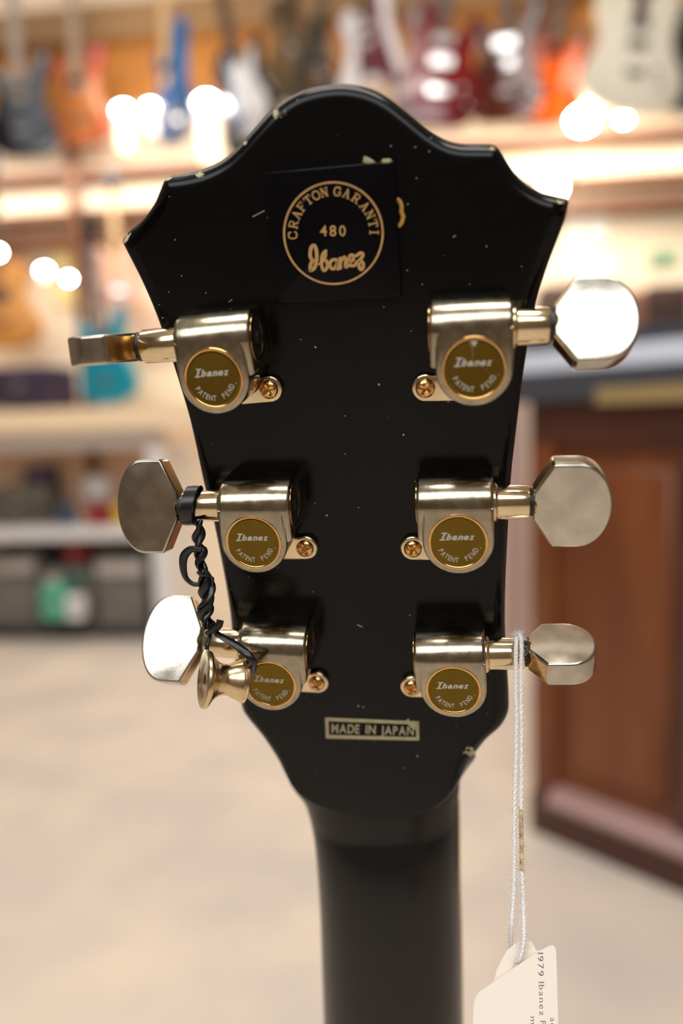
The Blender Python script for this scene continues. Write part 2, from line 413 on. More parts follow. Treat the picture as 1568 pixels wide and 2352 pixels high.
for ch, x in zip('480', (742.5, 764.2, 786)):
    put_glyph(bm, ch, x, 529.5, math.radians(2), 33, 35, 1.28, 1.33, fpx, bold=.012, yup=-1)
mesh_obj('serial_number', bm, M_tan, plate)
def cp(x, y): return (580 + x / 4.126, 340 + y / 4.126)
bm = bmesh.new()
SIG = [([(555, 1160), (585, 1135), (604, 1070), (606, 985), (585, 925), (553, 945), (545, 1020), (562, 1065), (548, 1110), (548, 1160)], 34), ([(562, 1065), (590, 1068)], 24),
       ([(693, 975), (662, 1010), (652, 1080), (662, 1145), (684, 1160), (708, 1120), (700, 1070)], 30), ([(692, 980), (690, 1030), (655, 1090)], 24), ([(620, 1105), (655, 1080)], 14),
       ([(795, 1058), (752, 1062), (732, 1100), (745, 1140), (778, 1140), (802, 1080), (800, 1146), (832, 1130)], 30),
       ([(828, 1045), (832, 1138)], 30), ([(832, 1080), (862, 1036), (882, 1050), (880, 1128), (905, 1115)], 30),
       ([(908, 1085), (950, 1060), (955, 1020), (925, 1018), (912, 1060), (925, 1110), (965, 1112), (985, 1080)], 30),
       ([(985, 1020), (1020, 995), (1045, 1005), (1030, 1045), (1000, 1078), (1040, 1080), (1050, 1120), (1030, 1152), (1008, 1130), (1010, 1095)], 30)]
for i, (pts, w) in enumerate(SIG):
    ribbon(bm, [cp(*p) for p in pts], w / 4.126, 1.28, 1.33 + i * 5e-4, fpx)
mesh_obj('script_lettering', bm, M_tan, plate)
bm = bmesh.new()                              # old glue squeezed out beside and above the plate
slab(bm, [P(x, y, 0).to_2d() for x, y in ((834, 374), (838, 359), (846, 362), (858, 369), (862, 374), (850, 378))], 0, 1.35, .3, 2, f=lambda x, y, z: Vector((x, y, z)) / 1000)
slab(bm, [P(x, y, 0).to_2d() for x, y in ((877, 371), (880, 366), (896, 365), (901, 371), (894, 376), (880, 376))], 0, 1.5, .3, 2, f=lambda x, y, z: Vector((x, y, z)) / 1000)
tag(mesh_obj('paper_remnant', bm, M_cream, plate), 'torn scraps of cream paper on the upper edge')
bm = bmesh.new()
tube(bm, [P(x, y, .4) / 1000 for x, y in ((911, 458), (917, 462), (922, 474), (921, 486), (926, 498), (922, 512), (915, 520))], .0005, 8, .7)
tag(mesh_obj('glue_bead', bm, M_glue, plate), 'amber bead of dried glue beside the plate')
# MADE IN JAPAN sticker
bm = bmesh.new()
C4 = [(746, 1648), (962, 1657), (962.5, 1701), (748, 1696)]
def bil(u, v):
    a = Vector(C4[0]).lerp(Vector(C4[1]), u); b = Vector(C4[3]).lerp(Vector(C4[2]), u); return a.lerp(b, v)
slab(bm, [P(*c, 0).to_2d() for c in C4], 0, .12, f=lambda x, y, z: Vector((x, y, z)) / 1000)
sticker = mesh_obj('country_sticker', bm, M_plate, guitar)
bm = bmesh.new()
for (u0, v0, u1, v1) in ((0, 0, 1, .17), (0, .83, 1, 1), (0, .17, .036, .83), (.966, .17, 1, .83)):
    p = [bil(u0, v0), bil(u1, v0), bil(u1, v1), bil(u0, v1)]
    slab(bm, [P(c.x, c.y, .15).to_2d() for c in p], .1, .16, f=lambda x, y, z: Vector((x, y, z)) / 1000)
slab(bm, [P(x, y, .1).to_2d() for x, y in ((930, 1656), (938, 1650), (942, 1657), (950, 1655), (957, 1664), (962, 1668), (958, 1676), (948, 1674), (940, 1668), (936, 1660))], .1, .3, .08, 2, f=lambda x, y, z: Vector((x, y, z)) / 1000)
mesh_obj('sticker_border', bm, M_cream, sticker)
bm = bmesh.new()
put_line(bm, 'MADE', 760, 1672.5, 67, 20.5, .1, .17, fpx, bold=.02, yup=-1, dx=1, dy=.03, gap=.12)
put_line(bm, 'IN', 838, 1674.8, 26, 20.5, .1, .17, fpx, bold=.02, yup=-1, dx=1, dy=.03, gap=.12)
put_line(bm, 'JAPAN', 873, 1676.5, 78, 20.5, .1, .17, fpx, bold=.02, yup=-1, dx=1, dy=.03, gap=.12)
mesh_obj('sticker_lettering', bm, M_cream, sticker)
# scratches
for a, b in (((580, 498), (607, 484)), ((553, 762), (562, 757)), ((575, 720), (590, 716)), ((525, 694), (533, 688)), ((820, 1435), (832, 1440)), ((1040, 545), (1046, 541))):
    bm = bmesh.new(); tube(bm, [P(*a, .03) / 1000, P(*b, .03) / 1000], .00007, 6); mesh_obj('scratch', bm, M_silver, guitar)

# ------------------------------------------------------------------ tuners
def local_view(p):                            # unit vector from head-space point (mm) to the camera
    camL = Vector(((-EO).dot(EX), (-EO).dot(EY), (-EO).dot(EN)))
    return (camL - p).normalized()
def tuner(s, disc, screw, a_in, a_out, theta, bh, bl, edge=False):
    H = 12.0; HZ = 6.2; R = 7.0
    c = P(*disc, H); A0 = P(*a_in, HZ); A1 = P(*a_out, HZ)
    e1 = Vector((A1.x - A0.x, A1.y - A0.y, 0)).normalized(); e2 = Vector((-e1.y, e1.x, 0)) * s
    if e2.y < 0: e2 = -e2
    ez = Vector((0, 0, 1))
    def f(x, y, z): return (c + e1 * x + e2 * y + ez * (z - H)) / 1000      # x outward, y up
    def T(v): return f(*v)
    B = Matrix((e1, e2, ez)).transposed().to_4x4(); B.translation = Vector((c.x, c.y, 0))
    S = Matrix.Scale(.001, 4) @ B
    ya = (A1 - c).dot(e2); ya = (ya + (A0 - c).dot(e2)) / 2; xs = (A1 - c).dot(e1)
    rt = 5.7; yt = ya + rt
    # housing: flat plate with round foot + worm tube
    bm = bmesh.new()
    out = [(-R, ya + 1), (-R, 0)] + [(-R * math.cos(t), -R * math.sin(t)) for t in [PI * k / 28 for k in range(1, 28)]] + [(R, 0), (R, ya + 1)]
    slab(bm, out, 3.1, H, .7, 4, f=f)
    prof = [(ya - rt - .5, 0), (ya + rt, 0)] + [(ya + rt * math.cos(t), HZ + (H - HZ) * math.sin(t)) for t in [PI / 2 * k / 14 for k in range(15)]] + [(ya - rt - .5, H - .7)]
    x0, x1 = -8.0, R; xr = [(x0, .55), (x0 + .2, .22), (x0 + .6, 0), (x1 - .9, 0), (x1 - .4, .15), (x1 - .1, .45), (x1, .9)]
    NI = inset_normals(prof); rings = []
    for x, ins in xr:
        rings.append([bm.verts.new(f(x, prof[i][0] + NI[i].x * ins, max(0, prof[i][1] + NI[i].y * ins) if prof[i][1] > 0 else 0)) for i in range(len(prof))])
    for a, b in zip(rings, rings[1:]):
        for k in range(len(a)):
            q = bm.faces.new((a[k], a[(k + 1) % len(a)], b[(k + 1) % len(a)], b[k])); q.smooth = True
    bm.faces.new(rings[0]); bm.faces.new(rings[-1][::-1])
    tn = mesh_obj('tuner', bm, M_nickel, guitar, 32)
    bm = bmesh.new(); foot = [(x * .93, y * .9 if y < 0 else y - 1.5) for x, y in out]
    slab(bm, foot, 0, 3.2, 0, 1, f=f); tag(mesh_obj('housing_base', bm, M_gold, tn), 'gold-toned base behind the housing face')
    # open end of the worm tube
    bm = bmesh.new()
    Mx = S @ frame(Vector((x0, ya, HZ)), (-1, 0, 0), (0, 1, 0))
    lathe(bm, [(3.7, -.1), (3.7, .12), (4.0, .3), (4.6, .3), (4.9, .12), (4.9, -.1)], Mx, 36)
    tag(mesh_obj('worm_collar', bm, M_gold, tn), 'polished gold ring at the open end')
    bm = bmesh.new(); lathe(bm, [(0, .06), (3.72, .06), (3.72, -.2), (0, -.2)], Mx, 32, False); 
    lathe(bm, [(0, .5), (1.0, .45), (1.3, .2), (1.3, 0)], Mx, 20)
    mesh_obj('worm_opening_shade', bm, M_dark, tn)  # black disc colour stands for the shade inside the tube's open end
    # disc
    bm = bmesh.new(); Mz = S @ Matrix.Translation((0, 0, H))
    lathe(bm, [(5.3, -.1), (5.3, .02), (5.42, .14), (5.62, .18), (5.82, .12), (5.95, -.05)], Mz, 64)
    tag(mesh_obj('cap_ring', bm, M_gold, tn), 'polished gold rim of the round cap')
    bm = bmesh.new(); lathe(bm, [(0, .04), (4.9, .04), (5.2, .06), (5.35, 0), (5.35, -.1)], Mz, 64)
    tag(mesh_obj('cap', bm, M_cap, tn), 'round brushed gold cap')
    bm = bmesh.new()
    ft = lambda x, y, z: f(x * s, y, z)
    zt0, zt1 = H, H + .09
    sh = .35; yb = 1.25; hh = 1.25
    put_glyph(bm, 'I', -2.85, yb, 0, 2.6, hh / .72 * 1.18, zt0, zt1, ft, bold=.03, shear=sh)
    for dx, yy in ((-3.05, yb - hh * .56), (-2.62, yb + hh * .58)):
        ribbon(bm, [(dx - .45, yy), (dx + .5, yy)], .26, zt0, zt1 + .002, ft)
    xx = -2.35
    for ch, w in zip('banez', (1.15, 1.1, 1.15, 1.1, 1.1)):
        g = glyph(ch, .045, sh); k = w / (g[3] - g[2]); put_glyph(bm, ch, xx + w / 2, yb - .04, 0, k, hh / .72, zt0, zt1, ft, .045, sh); xx += w
    for ch, deg in zip('PATENTPEND.', (-63, -50, -38, -27, -16, -4.5, 25, 37.5, 51, 64.5, 75)):
        a = math.radians(deg); rr = 3.75 if ch != '.' else 4.05
        put_glyph(bm, ch, rr * math.sin(a), -rr * math.cos(a), a, 1.05, 1.1 / .72, zt0, zt1, ft, .012)
    mesh_obj('cap_lettering', bm, M_silver, tn)
    # lug and screw
    sp = P(*screw, 1.6); sx = (sp - c).dot(e1); sy = (sp - c).dot(e2)
    bm = bmesh.new(); rl_ = 2.75
    lug = []
    for k in range(19):
        a = PI * .5 + PI * k / 18 * 1.0
        lug.append((sx + rl_ * math.cos(a), sy + rl_ * math.sin(a)))
    lug = [(sx + rl_ * math.cos(a), sy + rl_ * math.sin(a)) for a in [math.radians(62 + 208 * k / 22) for k in range(23)]]
    lug += [(-1.5, sy - rl_ - .1), (-1.5, sy + 3.6), (-5.9, sy + 3.4), (sx + rl_ + .3, sy + 2.6)]
    slab(bm, lug, 0, 1.5, .45, 3, f=f)
    tag(mesh_obj('mounting_lug', bm, M_goldshaft, tn), 'gold mounting lug beside the housing')
    bm = bmesh.new(); n1, n2 = 64, 18; rs = 1.95; rings = []
    for j in range(n2 + 1):
        r = rs * j / n2; ring = []
        for k in range(n1):
            a = 2 * PI * k / n1; X, Y = r * math.cos(a), r * math.sin(a)
            z = 1.5 + 1.15 * math.sqrt(max(0, 1 - (r / rs) ** 2 * .98))
            aa = a + .5
            X2, Y2 = r * math.cos(aa), r * math.sin(aa)
            arm = min(abs(X2), abs(Y2)); lng = max(abs(X2), abs(Y2))
            if arm < .33 and lng < 1.25: z -= 1.0 * (1 - lng / 1.7)
            ring.append((X, Y, z))
        rings.append(ring)
    vr = [[bm.verts.new(f(sx + X, sy + Y, z)) for X, Y, z in ring] for ring in rings[1:]]
    ctr = bm.verts.new(f(sx, sy, 1.75))
    for k in range(n1):
        bm.faces.new((ctr, vr[0][k], vr[0][(k + 1) % n1]))
    for a, b in zip(vr, vr[1:]):
        for k in range(n1):
            q = bm.faces.new((a[k], a[(k + 1) % n1], b[(k + 1) % n1], b[k])); q.smooth = True
    tag(mesh_obj('screw', bm, M_gold, tn, 40), 'domed gold cross-head screw')
    # shaft, washer
    Ms = S @ frame(Vector((0, ya, HZ)), (1, 0, 0), (0, 1, 0))
    bm = bmesh.new()
    lathe(bm, [(0, R - .5), (4.15, R - .5), (4.15, R + .25), (3.7, R + .7), (3.45, R + .8), (3.3, xs - .3), (3.1, xs), (0, xs)], Ms, 48)
    tag(mesh_obj('shaft', bm, M_goldshaft, tn, 40), 'pale gold post between housing and button')
    bm = bmesh.new()
    lathe(bm, [(0, xs - .1), (2.6, xs - .1), (2.8, xs + .2), (2.8, xs + .9), (0, xs + .9)], Ms, 32)
    mesh_obj('washer', bm, M_rubber, tn)
    # button: a flat keystone with round outer edge, turned on the shaft
    bc = c + e1 * (xs + 7) + e2 * ya + ez * (HZ - H)
    vw = local_view(bc); ax = e1
    nf = (vw - ax * vw.dot(ax)).normalized(); up = nf.cross(ax) if nf.cross(ax).dot(e2) > 0 else ax.cross(nf)
    th = math.radians(theta); nb = nf * math.cos(th) + up * math.sin(th); wb = -nf * math.sin(th) + up * math.cos(th)
    o3 = c + e1 * (xs + .75) + e2 * ya + ez * (HZ - H)
    TH = 5.2 if not edge else 5.6
    q_ = 8.8 * bh
    outl = [(0, 2.7), (3.5 * bl, q_ - .3), (3.9 * bl, q_), (8.2 * bl, q_)]
    for k in range(1, 24):
        a = PI / 2 - PI * k / 24
        outl.append(((8.2 + 6.5 * math.cos(a) ** .93) * bl, q_ * math.sin(a)))
    outl += [(8.2 * bl, -q_), (3.9 * bl, -q_), (3.5 * bl, -q_ + .3), (0, -2.7)]
    fb = lambda x, y, z: (o3 + ax * x + wb * y + nb * z) / 1000
    bm = bmesh.new(); slab(bm, outl, -TH / 2, TH / 2, .55, 4, f=fb, rb=.55)
    bo = mesh_obj('button', bm, M_button, tn, 32)
    # gold inner faces of the button
    bm = bmesh.new()
    for sg in (1, -1):
        p0, p1 = Vector((.12, 2.9 * sg)), Vector((3.38 * bl, (q_ - .5) * sg)); d = (p1 - p0).normalized(); nn = Vector((-d.y, d.x)) * sg
        q = [p0, p1, p1 + nn * .06, p0 + nn * .06]
        lo = [bm.verts.new(fb(t.x, t.y, -TH / 2 + .6)) for t in q]; hi = [bm.verts.new(fb(t.x, t.y, TH / 2 - .6)) for t in q]
        bm.faces.new(lo[::-1]); bm.faces.new(hi)
        for i in range(4): bm.faces.new((lo[i], lo[(i + 1) % 4], hi[(i + 1) % 4], hi[i]))
    lathe(bm, [(0, xs + .6), (2.5, xs + .6), (2.9, xs + 1.1), (2.3, xs + 2.0), (0, xs + 2.0)], Ms, 32)
    tag(mesh_obj('button_collar', bm, M_gold, tn), 'gold sloping inner faces and collar of the button')
    return dict(c=c, e1=e1, e2=e2, ya=ya, xs=xs, HZ=HZ, H=H)
TUN = {}
TUN['TL'] = tuner(-1, (489.9, 869.9), (617, 895), (590, 776), (331, 796), 90, 1.0, .93, True)
TUN['TR'] = tuner(1, (1088.3, 847), (976.5, 892), (985, 758), (1260, 748), 24, .92, 1.0)
TUN['ML'] = tuner(-1, (581.6, 1246.8), (700, 1260), (680, 1159), (424, 1161), -5, 1.13, .91)
TUN['MR'] = tuner(1, (1051.6, 1245.7), (948, 1261), (960, 1156), (1214, 1153), -24, 1.0, 1.0)
TUN['BL'] = tuner(-1, (619.9, 1571.5), (727, 1570), (690, 1487), (474, 1474), 9, 1.12, .92)
TUN['BR'] = tuner(1, (1041, 1586), (946, 1580), (956, 1503), (1203, 1501), 58, .93, .95)

bm = bmesh.new()
slab(bm, [P(x, y, 12).to_2d() for x, y in ((1080, 783), (1096.5, 783), (1090.5, 795), (1086.5, 795))], 12.03, 12.1, f=lambda x, y, z: Vector((x, y, z)) / 1000)
mesh_obj('cap_scuff', bm, M_silver, bpy.data.objects['tuner.001'])
bm = bmesh.new()
tube(bm, [P(x, y, 12.08) / 1000 for x, y in ((1076, 785), (1084, 800), (1086, 815), (1085, 830), (1100, 838), (1114, 846), (1124, 858))], .00007, 6)
tag(mesh_obj('cap_scratch', bm, M_goldshaft, bpy.data.objects['tuner.001']), 'pale crack across the round cap')

# ------------------------------------------------------------------ black tie hanging from the middle left tuner, with the brass strap button
def PH(px, py, h): return P(px, py, h) / 1000
def top_level(o): o.matrix_world = HW; return o
t = TUN['ML']; bm = bmesh.new()
cxr = t['c'] + t['e2'] * t['ya'] + Vector((0, 0, t['HZ'] - t['H']))
bx_ = t['xs'] - 1.6
tilt = Vector((.18, 0, 0))
ring = []
for k in range(40):
    a = 2 * PI * k / 40
    ring.append((cxr + t['e1'] * (bx_ + .9 * math.sin(a) * -.9) + t['e2'] * 3.65 * math.sin(a) + Vector((0, 0, 3.65 * math.cos(a)))) / 1000)
# broad band: a closed loop swept with a flat section
def band(bm, C, ax, w, th):
    n = len(C); cen = sum(C, Vector()) / n; rows = []
    for p in C:
        rad = (p - cen); rad = (rad - ax * rad.dot(ax)).normalized()
        sec = [(-w / 2, 0), (-w / 2 + w * .06, th * .85), (0, th), (w / 2 - w * .06, th * .85), (w / 2, 0)]
        rows.append([bm.verts.new(p + ax * a + rad * b) for a, b in sec])
    for i in range(n):
        a, b = rows[i], rows[(i + 1) % n]
        for k in range(5):
            q = bm.faces.new((a[k], a[(k + 1) % 5], b[(k + 1) % 5], b[k])); q.smooth = True
band(bm, ring, t['e1'], .0030, .00065)
def c4(x, y): return (x / 2.45, 980 + y / 2.45)
zc = 9.5
def path(pts, h0, h1):
    n = len(pts); return [P(*c4(*p), h0 + (h1 - h0) * i / (n - 1)) for i, p in enumerate(pts)]
main = path([(1112, 530), (1122, 590), (1110, 650), (1128, 700), (1120, 760), (1148, 810), (1165, 880), (1170, 950), (1162, 1010), (1150, 1060), (1180, 1110), (1195, 1150)], 9.5, 13.5)
MC = catmull(main, 12)
for ph, rad in ((0, .62), (PI, .62)):
    pts = []
    for i, p in enumerate(MC):
        u = i / len(MC); a = ph + u * 2 * PI * 3.6
        rr = rad * (1.35 if .25 < u < .33 else 1) * (1.0 if u < .93 else .6)
        pts.append((p + Vector((math.cos(a) * rr, 0, math.sin(a) * rr * .8))) / 1000)
    tube(bm, pts, .00082, 12, .62, twist=.10)
loop = path([(1135, 695), (1075, 690), (1035, 730), (1030, 790), (1045, 850), (1085, 885), (1125, 890), (1150, 930), (1185, 905), (1190, 850)], 11, 12)
tube(bm, [p / 1000 for p in catmull(loop, 8)], .00092, 12, .55, twist=.05)
seg = MC[int(len(MC) * .44):int(len(MC) * .93)]
for ph in (1.2, 1.2 + 2 * PI / 3, 1.2 + 4 * PI / 3):
    pts = []
    for i, p in enumerate(seg):
        u = i / len(seg); a = ph + u * 2 * PI * 1.7; rr = .35 + .75 * math.sin(PI * min(1, u * 1.15)) ** .6 if u < .87 else .5
        pts.append((p + Vector((math.cos(a) * rr, 0, .8 + math.sin(a) * rr))) / 1000)
    tube(bm, pts, .0010, 12, .5, twist=.09)
knob = [P(x, y, h) / 1000 for x, y, h in ((478, 1455, 14.6), (492, 1448, 15.4), (503, 1436, 15.6), (506, 1424, 15))]
tube(bm, knob, .0009, 10, .6)
knob = [P(x, y, h) / 1000 for x, y, h in ((478, 1322, 13.2), (462, 1320, 14), (454, 1312, 14)) ]
tube(bm, knob, .0007, 10, .6)
l1 = [P(*c4(x, y), h) for x, y, h in ((1195, 1130, 13.5), (1182, 1175, 14.5), (1165, 1235, 16.5), (1166, 1290, 16.2), (1172, 1325, 15.5))]
tube(bm, [p / 1000 for p in catmull(l1, 8)], .0006, 10, .7)
l2 = [P(*c4(x, y), h) for x, y, h in ((1185, 1120, 13.6), (1215, 1160, 14.5), (1270, 1195, 15.5), (1340, 1238, 16.5), (1395, 1285, 18), (1425, 1325, 18.2), (1424, 1360, 17.2), (1410, 1398, 15.5))]
tube(bm, [p / 1000 for p in catmull(l2, 8)], .0010, 10, .55, twist=.05, rfun=lambda u: 1.15 - .5 * u)
o = top_level(mesh_obj('plastic_tie', bm, M_wire, None, 60))
tag(o, 'twisted black plastic tie looped round the middle left tuner post', 'tie')
# strap button: wide flange to the left, narrow flange to the right
a0 = P(478, 1544, 18.2); a1 = P(561, 1563, 17.2); a0 = a0 + Vector((0, 0, 2.6))
axd = (a1 - a0); Ls = axd.length
bm = bmesh.new(); Ms = Matrix.Scale(.001, 4) @ frame(a0, axd)
KS = 1.13
_PR = ([(1.0, 1.2), (1.0, .1), (3.2, .15), (4.9, -.35), (5.35, -.2), (5.5, .3), (5.35, .8), (4.8, 1.2), (3.9, 1.9), (3.2, 2.9), (2.85, 4.0), (2.9, 5.0), (3.3, 5.9), (3.75, Ls - 1.2), (3.95, Ls - 1.0), (3.95, Ls - .8), (4.15, Ls - .6), (4.15, Ls), (3.9, Ls + .2), (1.0, Ls + .2), (1.0, 1.2)])
lathe(bm, [(r * KS, z) for r, z in _PR], Ms, 64)
o = top_level(mesh_obj('strap_button', bm, mat('worn_brass', (228, 204, 160), .22, 1.0, var=.22, vscale=420, rvar=.08), None, 45))
tag(o, 'spool-shaped brass strap button dangling from the black tie', 'strap button')

# ------------------------------------------------------------------ price tag on its cotton string
t = TUN['BR']
tagroot = empty('price_tag', CM @ Matrix.Translation(Vector((.040, -.105, -.19))))
tag(tagroot, 'cream paper price tag hanging by a white string from the lower right tuner', 'price tag')
IM = tagroot.matrix_world.inverted() @ CM
shaftc = t['c'] + t['e1'] * (t['xs'] - 1.0) + t['e2'] * t['ya'] + Vector((0, 0, t['HZ'] - t['H']))
sc_cam = HM @ (shaftc / 1000); DZ = -sc_cam.z - .0035    # depth of the string, just in front of the post
def D(px, py, d=None):
    d = DZ if d is None else d
    return IM @ (ray(px, py) * d)
def tagmat():
    m = mat('cotton_string', (255, 252, 248), .9, spec=.1, bump=.6, bscale=2500)
    return m
M_stain = mat('brown_stained_cotton', (224, 204, 164), .9, spec=.1, var=.6, vscale=700)
def strand(pts, r=.00036, n=8):
    C = catmull(pts, 40)
    bm = bmesh.new()
    for ph in (0, 2.1, 4.2):
        tube(bm, [c + Vector((math.cos(ph + i * .55), math.sin(ph + i * .55) * .3, math.sin(ph + i * .55))) * r * .55 for i, c in enumerate(C)], r * .72, n)
    for i in range(0, len(C), 1):              # loose fibres
        for _ in range(2):
            d = Vector((random.uniform(-1, 1), random.uniform(-1, 1), random.uniform(-.4, .4))).normalized()
            e = Vector((random.uniform(-1, 1), random.uniform(-1, 1), random.uniform(-1, 1))).normalized()
            L_ = random.uniform(.0005, .0016)
            tube(bm, [C[i], C[i] + d * L_ * .6, C[i] + d * L_ + e * L_ * .4], .000018, 3)
    return bm
r_ = .0042
s1 = [D(1188, 1462, DZ + .004), D(1185, 1476), D(1184, 1560), D(1185, 1700), D(1181, 1850), D(1180, 1960), D(1180, 2030)]
s1b = [D(1180, 2028), D(1177, 2080), D(1174, 2130), D(1173, 2165, DZ + .002), D(1178, 2200, DZ + .004)]
s2 = [D(1184, 1460, DZ + .006), D(1192, 1458, DZ + .002), D(1197, 1478), D(1196, 1560), D(1197, 1700), D(1196, 1860)]
s2m = [D(1196, 1858), D(1197, 1930), D(1198, 2000)]
s2b = [D(1198, 1998), D(1201, 2080), D(1203, 2150, DZ - .001), D(1199, 2185, DZ - .001), D(1192, 2205, DZ - .0006), D(1186, 2212, DZ + .001)]
s3 = [D(1190, 1462, DZ + .007), D(1186, 1500, DZ + .0082), D(1190, 1540, DZ + .0045), D(1190, 1600, DZ + .003)]
M_cot = tagmat()
for nm, s, m in (('string', s1, M_cot), ('string', s1b, M_cot), ('string', s2, M_cot), ('string', s2m, M_stain), ('string', s2b, M_cot)):
    o = mesh_obj(nm, strand(s), m, tagroot, 180)
    if m is M_stain: o['label'] = 'brown stained stretch of string'
def card(pts, d0, th, hole=None, tilt=0.0):
    bm = bmesh.new(); V = [D(x, y, d0 + (y - 2160) * tilt) for x, y in pts]
    W_ = [D(x, y, d0 + th + (y - 2160) * tilt) for x, y in pts]
    a = [bm.verts.new(v) for v in V]; b = [bm.verts.new(v) for v in W_]
    n = len(a)
    if hole is None:
        bm.faces.new(a); bm.faces.new(b[::-1])
    else:
        for ring, flip in ((a, False), (b, True)):
            dd = d0 if ring is a else d0 + th
            hv = [bm.verts.new(D(hole[0] + hole[2] * math.cos(2 * PI * k / 16), hole[1] + hole[2] * math.sin(2 * PI * k / 16), dd + (hole[1] - 2160) * tilt)) for k in range(16)]
            ed = [bm.edges.new((ring[i], ring[(i + 1) % n])) for i in range(n)] + [bm.edges.new((hv[i], hv[(i + 1) % 16])) for i in range(16)]
            bmesh.ops.triangle_fill(bm, edges=ed, use_beauty=True)
    for i in range(n):
        if hole is None or True: bm.faces.new((a[i], a[(i + 1) % n], b[(i + 1) % n], b[i]))
    return bm
back = [(1100, 2500), (1096, 2300), (1108, 2276), (1130, 2256), (1136, 2247), (1140, 2229), (1150, 2207), (1163, 2185), (1180, 2168), (1198, 2158), (1210, 2157), (1220, 2163), (1227, 2174), (1230, 2183), (1241, 2183), (1252, 2200), (1262, 2500)]
front = [(1088, 2560), (1086, 2352), (1087.5, 2306), (1092, 2290), (1100, 2279), (1118, 2266), (1160, 2237), (1200, 2209), (1230, 2189), (1262, 2172), (1270, 2171), (1275.5, 2177), (1277, 2192), (1279, 2260), (1281.5, 2352), (1288, 2560)]
mesh_obj('back_card', card(back, DZ + .0006, .00035, hole=(1185, 2219, 8)), M_card, tagroot, 30)
mesh_obj('front_card', card(front, DZ - .0012, .00035), M_card, tagroot, 30)
bm = bmesh.new()
def ftag(x, y, z): return D(x, y, DZ - .0012 - z)
def vline(bm, s, x, y, length, h, slant=0.0):
    put_line(bm, s, x, y, length, h, .00001, .00004, ftag, bold=-.004, yup=-1, dx=slant, dy=1, gap=.16, sp=.3)
for s, x, y, L_, h, sl in (('1979', 1241, 2186, 58, 14, .02), ('Ibanez', 1243.5, 2253, 82, 13.5, .02), ('P', 1246.5, 2343, 13, 14, .02), ('m', 1224, 2333, 22, 13, .02), ('ac', 1269.5, 2336, 24, 13, .02)):
    # run downwards, tops of the letters towards the right
    ws = [(glyph(c)[3] - glyph(c)[2] + .16) for c in s]; k = L_ / sum(ws); a = 0
    for c, w in zip(s, ws):
        put_glyph(bm, c, x + (a + w / 2) * k * sl, y + (a + w / 2) * k, -PI / 2, k, h / .72, .00001, .00004, ftag, -.014, 0, -1); a += w
mesh_obj('printed_text', bm, M_ink, tagroot)

# ------------------------------------------------------------------ the shop behind
WY = 4.15
def atz(px, py, z):
    o = CM.translation; d = CM.to_3x3() @ ray(px, py); return o + d * ((z - o.z) / d.z)
def struct(name, p0, p1, m):
    bm = bmesh.new(); add_box(bm, p0, p1); return tag(mesh_obj(name, bm, m), kind='structure')
M_floor = mat('mottled_beige_floor', (220, 205, 188), .55, vscale=2.6, col2=(196, 186, 178), spec=.3)
M_wall = mat('cream_wall', (252, 232, 204), .8, var=.06, vscale=1.2)
M_ceil = mat('white_ceiling', (214, 212, 208), .8)
M_grey = mat('grey_brown_wall', (128, 116, 104), .8)
M_beam = mat('tan_painted_beam', (160, 124, 84), .7, var=.1)
M_panel = mat('golden_pine_paneling', (190, 126, 48), .6, col2=(164, 104, 38), vscale=3, aniso=(.4, 1, 3))
M_rail = mat('brown_oiled_wood', (112, 64, 32), .5, var=.25, vscale=5)
XL, XR, YF, ZC = -3.4, 3.2, -2.6, 3.95
struct('floor', (XL, YF, -.06), (XR, WY, 0), M_floor)
struct('ceiling', (XL, YF, ZC), (XR, WY, ZC + .06), M_ceil)
struct('wall_back', (XL, WY, 0), (XR, WY + .1, ZC), M_wall)
struct('wall_left', (XL - .1, YF, 0), (XL, WY, ZC), M_grey)
struct('wall_right', (XR, YF, 0), (XR + .1, WY, ZC), M_grey)
struct('wall_front', (XL, YF - .1, 0), (XR, YF, ZC), M_grey)
zt = at(0, 58, WY).z; zb = at(0, 128, WY).z; zp = at(0, 215, WY).z
struct('trim_1', (XL, WY - .10, zb), (XR, WY, zt), M_beam)
struct('trim_2', (XL, WY - .03, zp - .1), (XR, WY, zb), M_panel)
struct('trim_3', (XL, WY - .06, zt + .62), (XR, WY, zt + .72), M_rail)

# wooden display rack: three rails and uprights in front of the wall
rack = empty('display_rack', Matrix.Translation((at(180, 900, WY - .1).x, WY - .05, 0)))
tag(rack, 'brown wooden wall rack of horizontal rails and an upright post', 'rack')
ri = rack.matrix_world.inverted()
def rbox(name, p0, p1, m):
    bm = bmesh.new(); add_box(bm, p0, p1, ri); return mesh_obj(name, bm, m, rack)
for y in (410, 504, 556):
    z = at(60, y, WY - .08).z; rbox('rail', (XL, WY - .10, z - .022), (XR, WY, z + .022), M_rail)
for x, y0, y1 in ((184, 300, 950),):
    p = at(x, 620, WY - .1); rbox('post', (p.x - .03, WY - .12, .8), (p.x + .03, WY - .10, at(x, y0, WY - .1).z), M_rail)

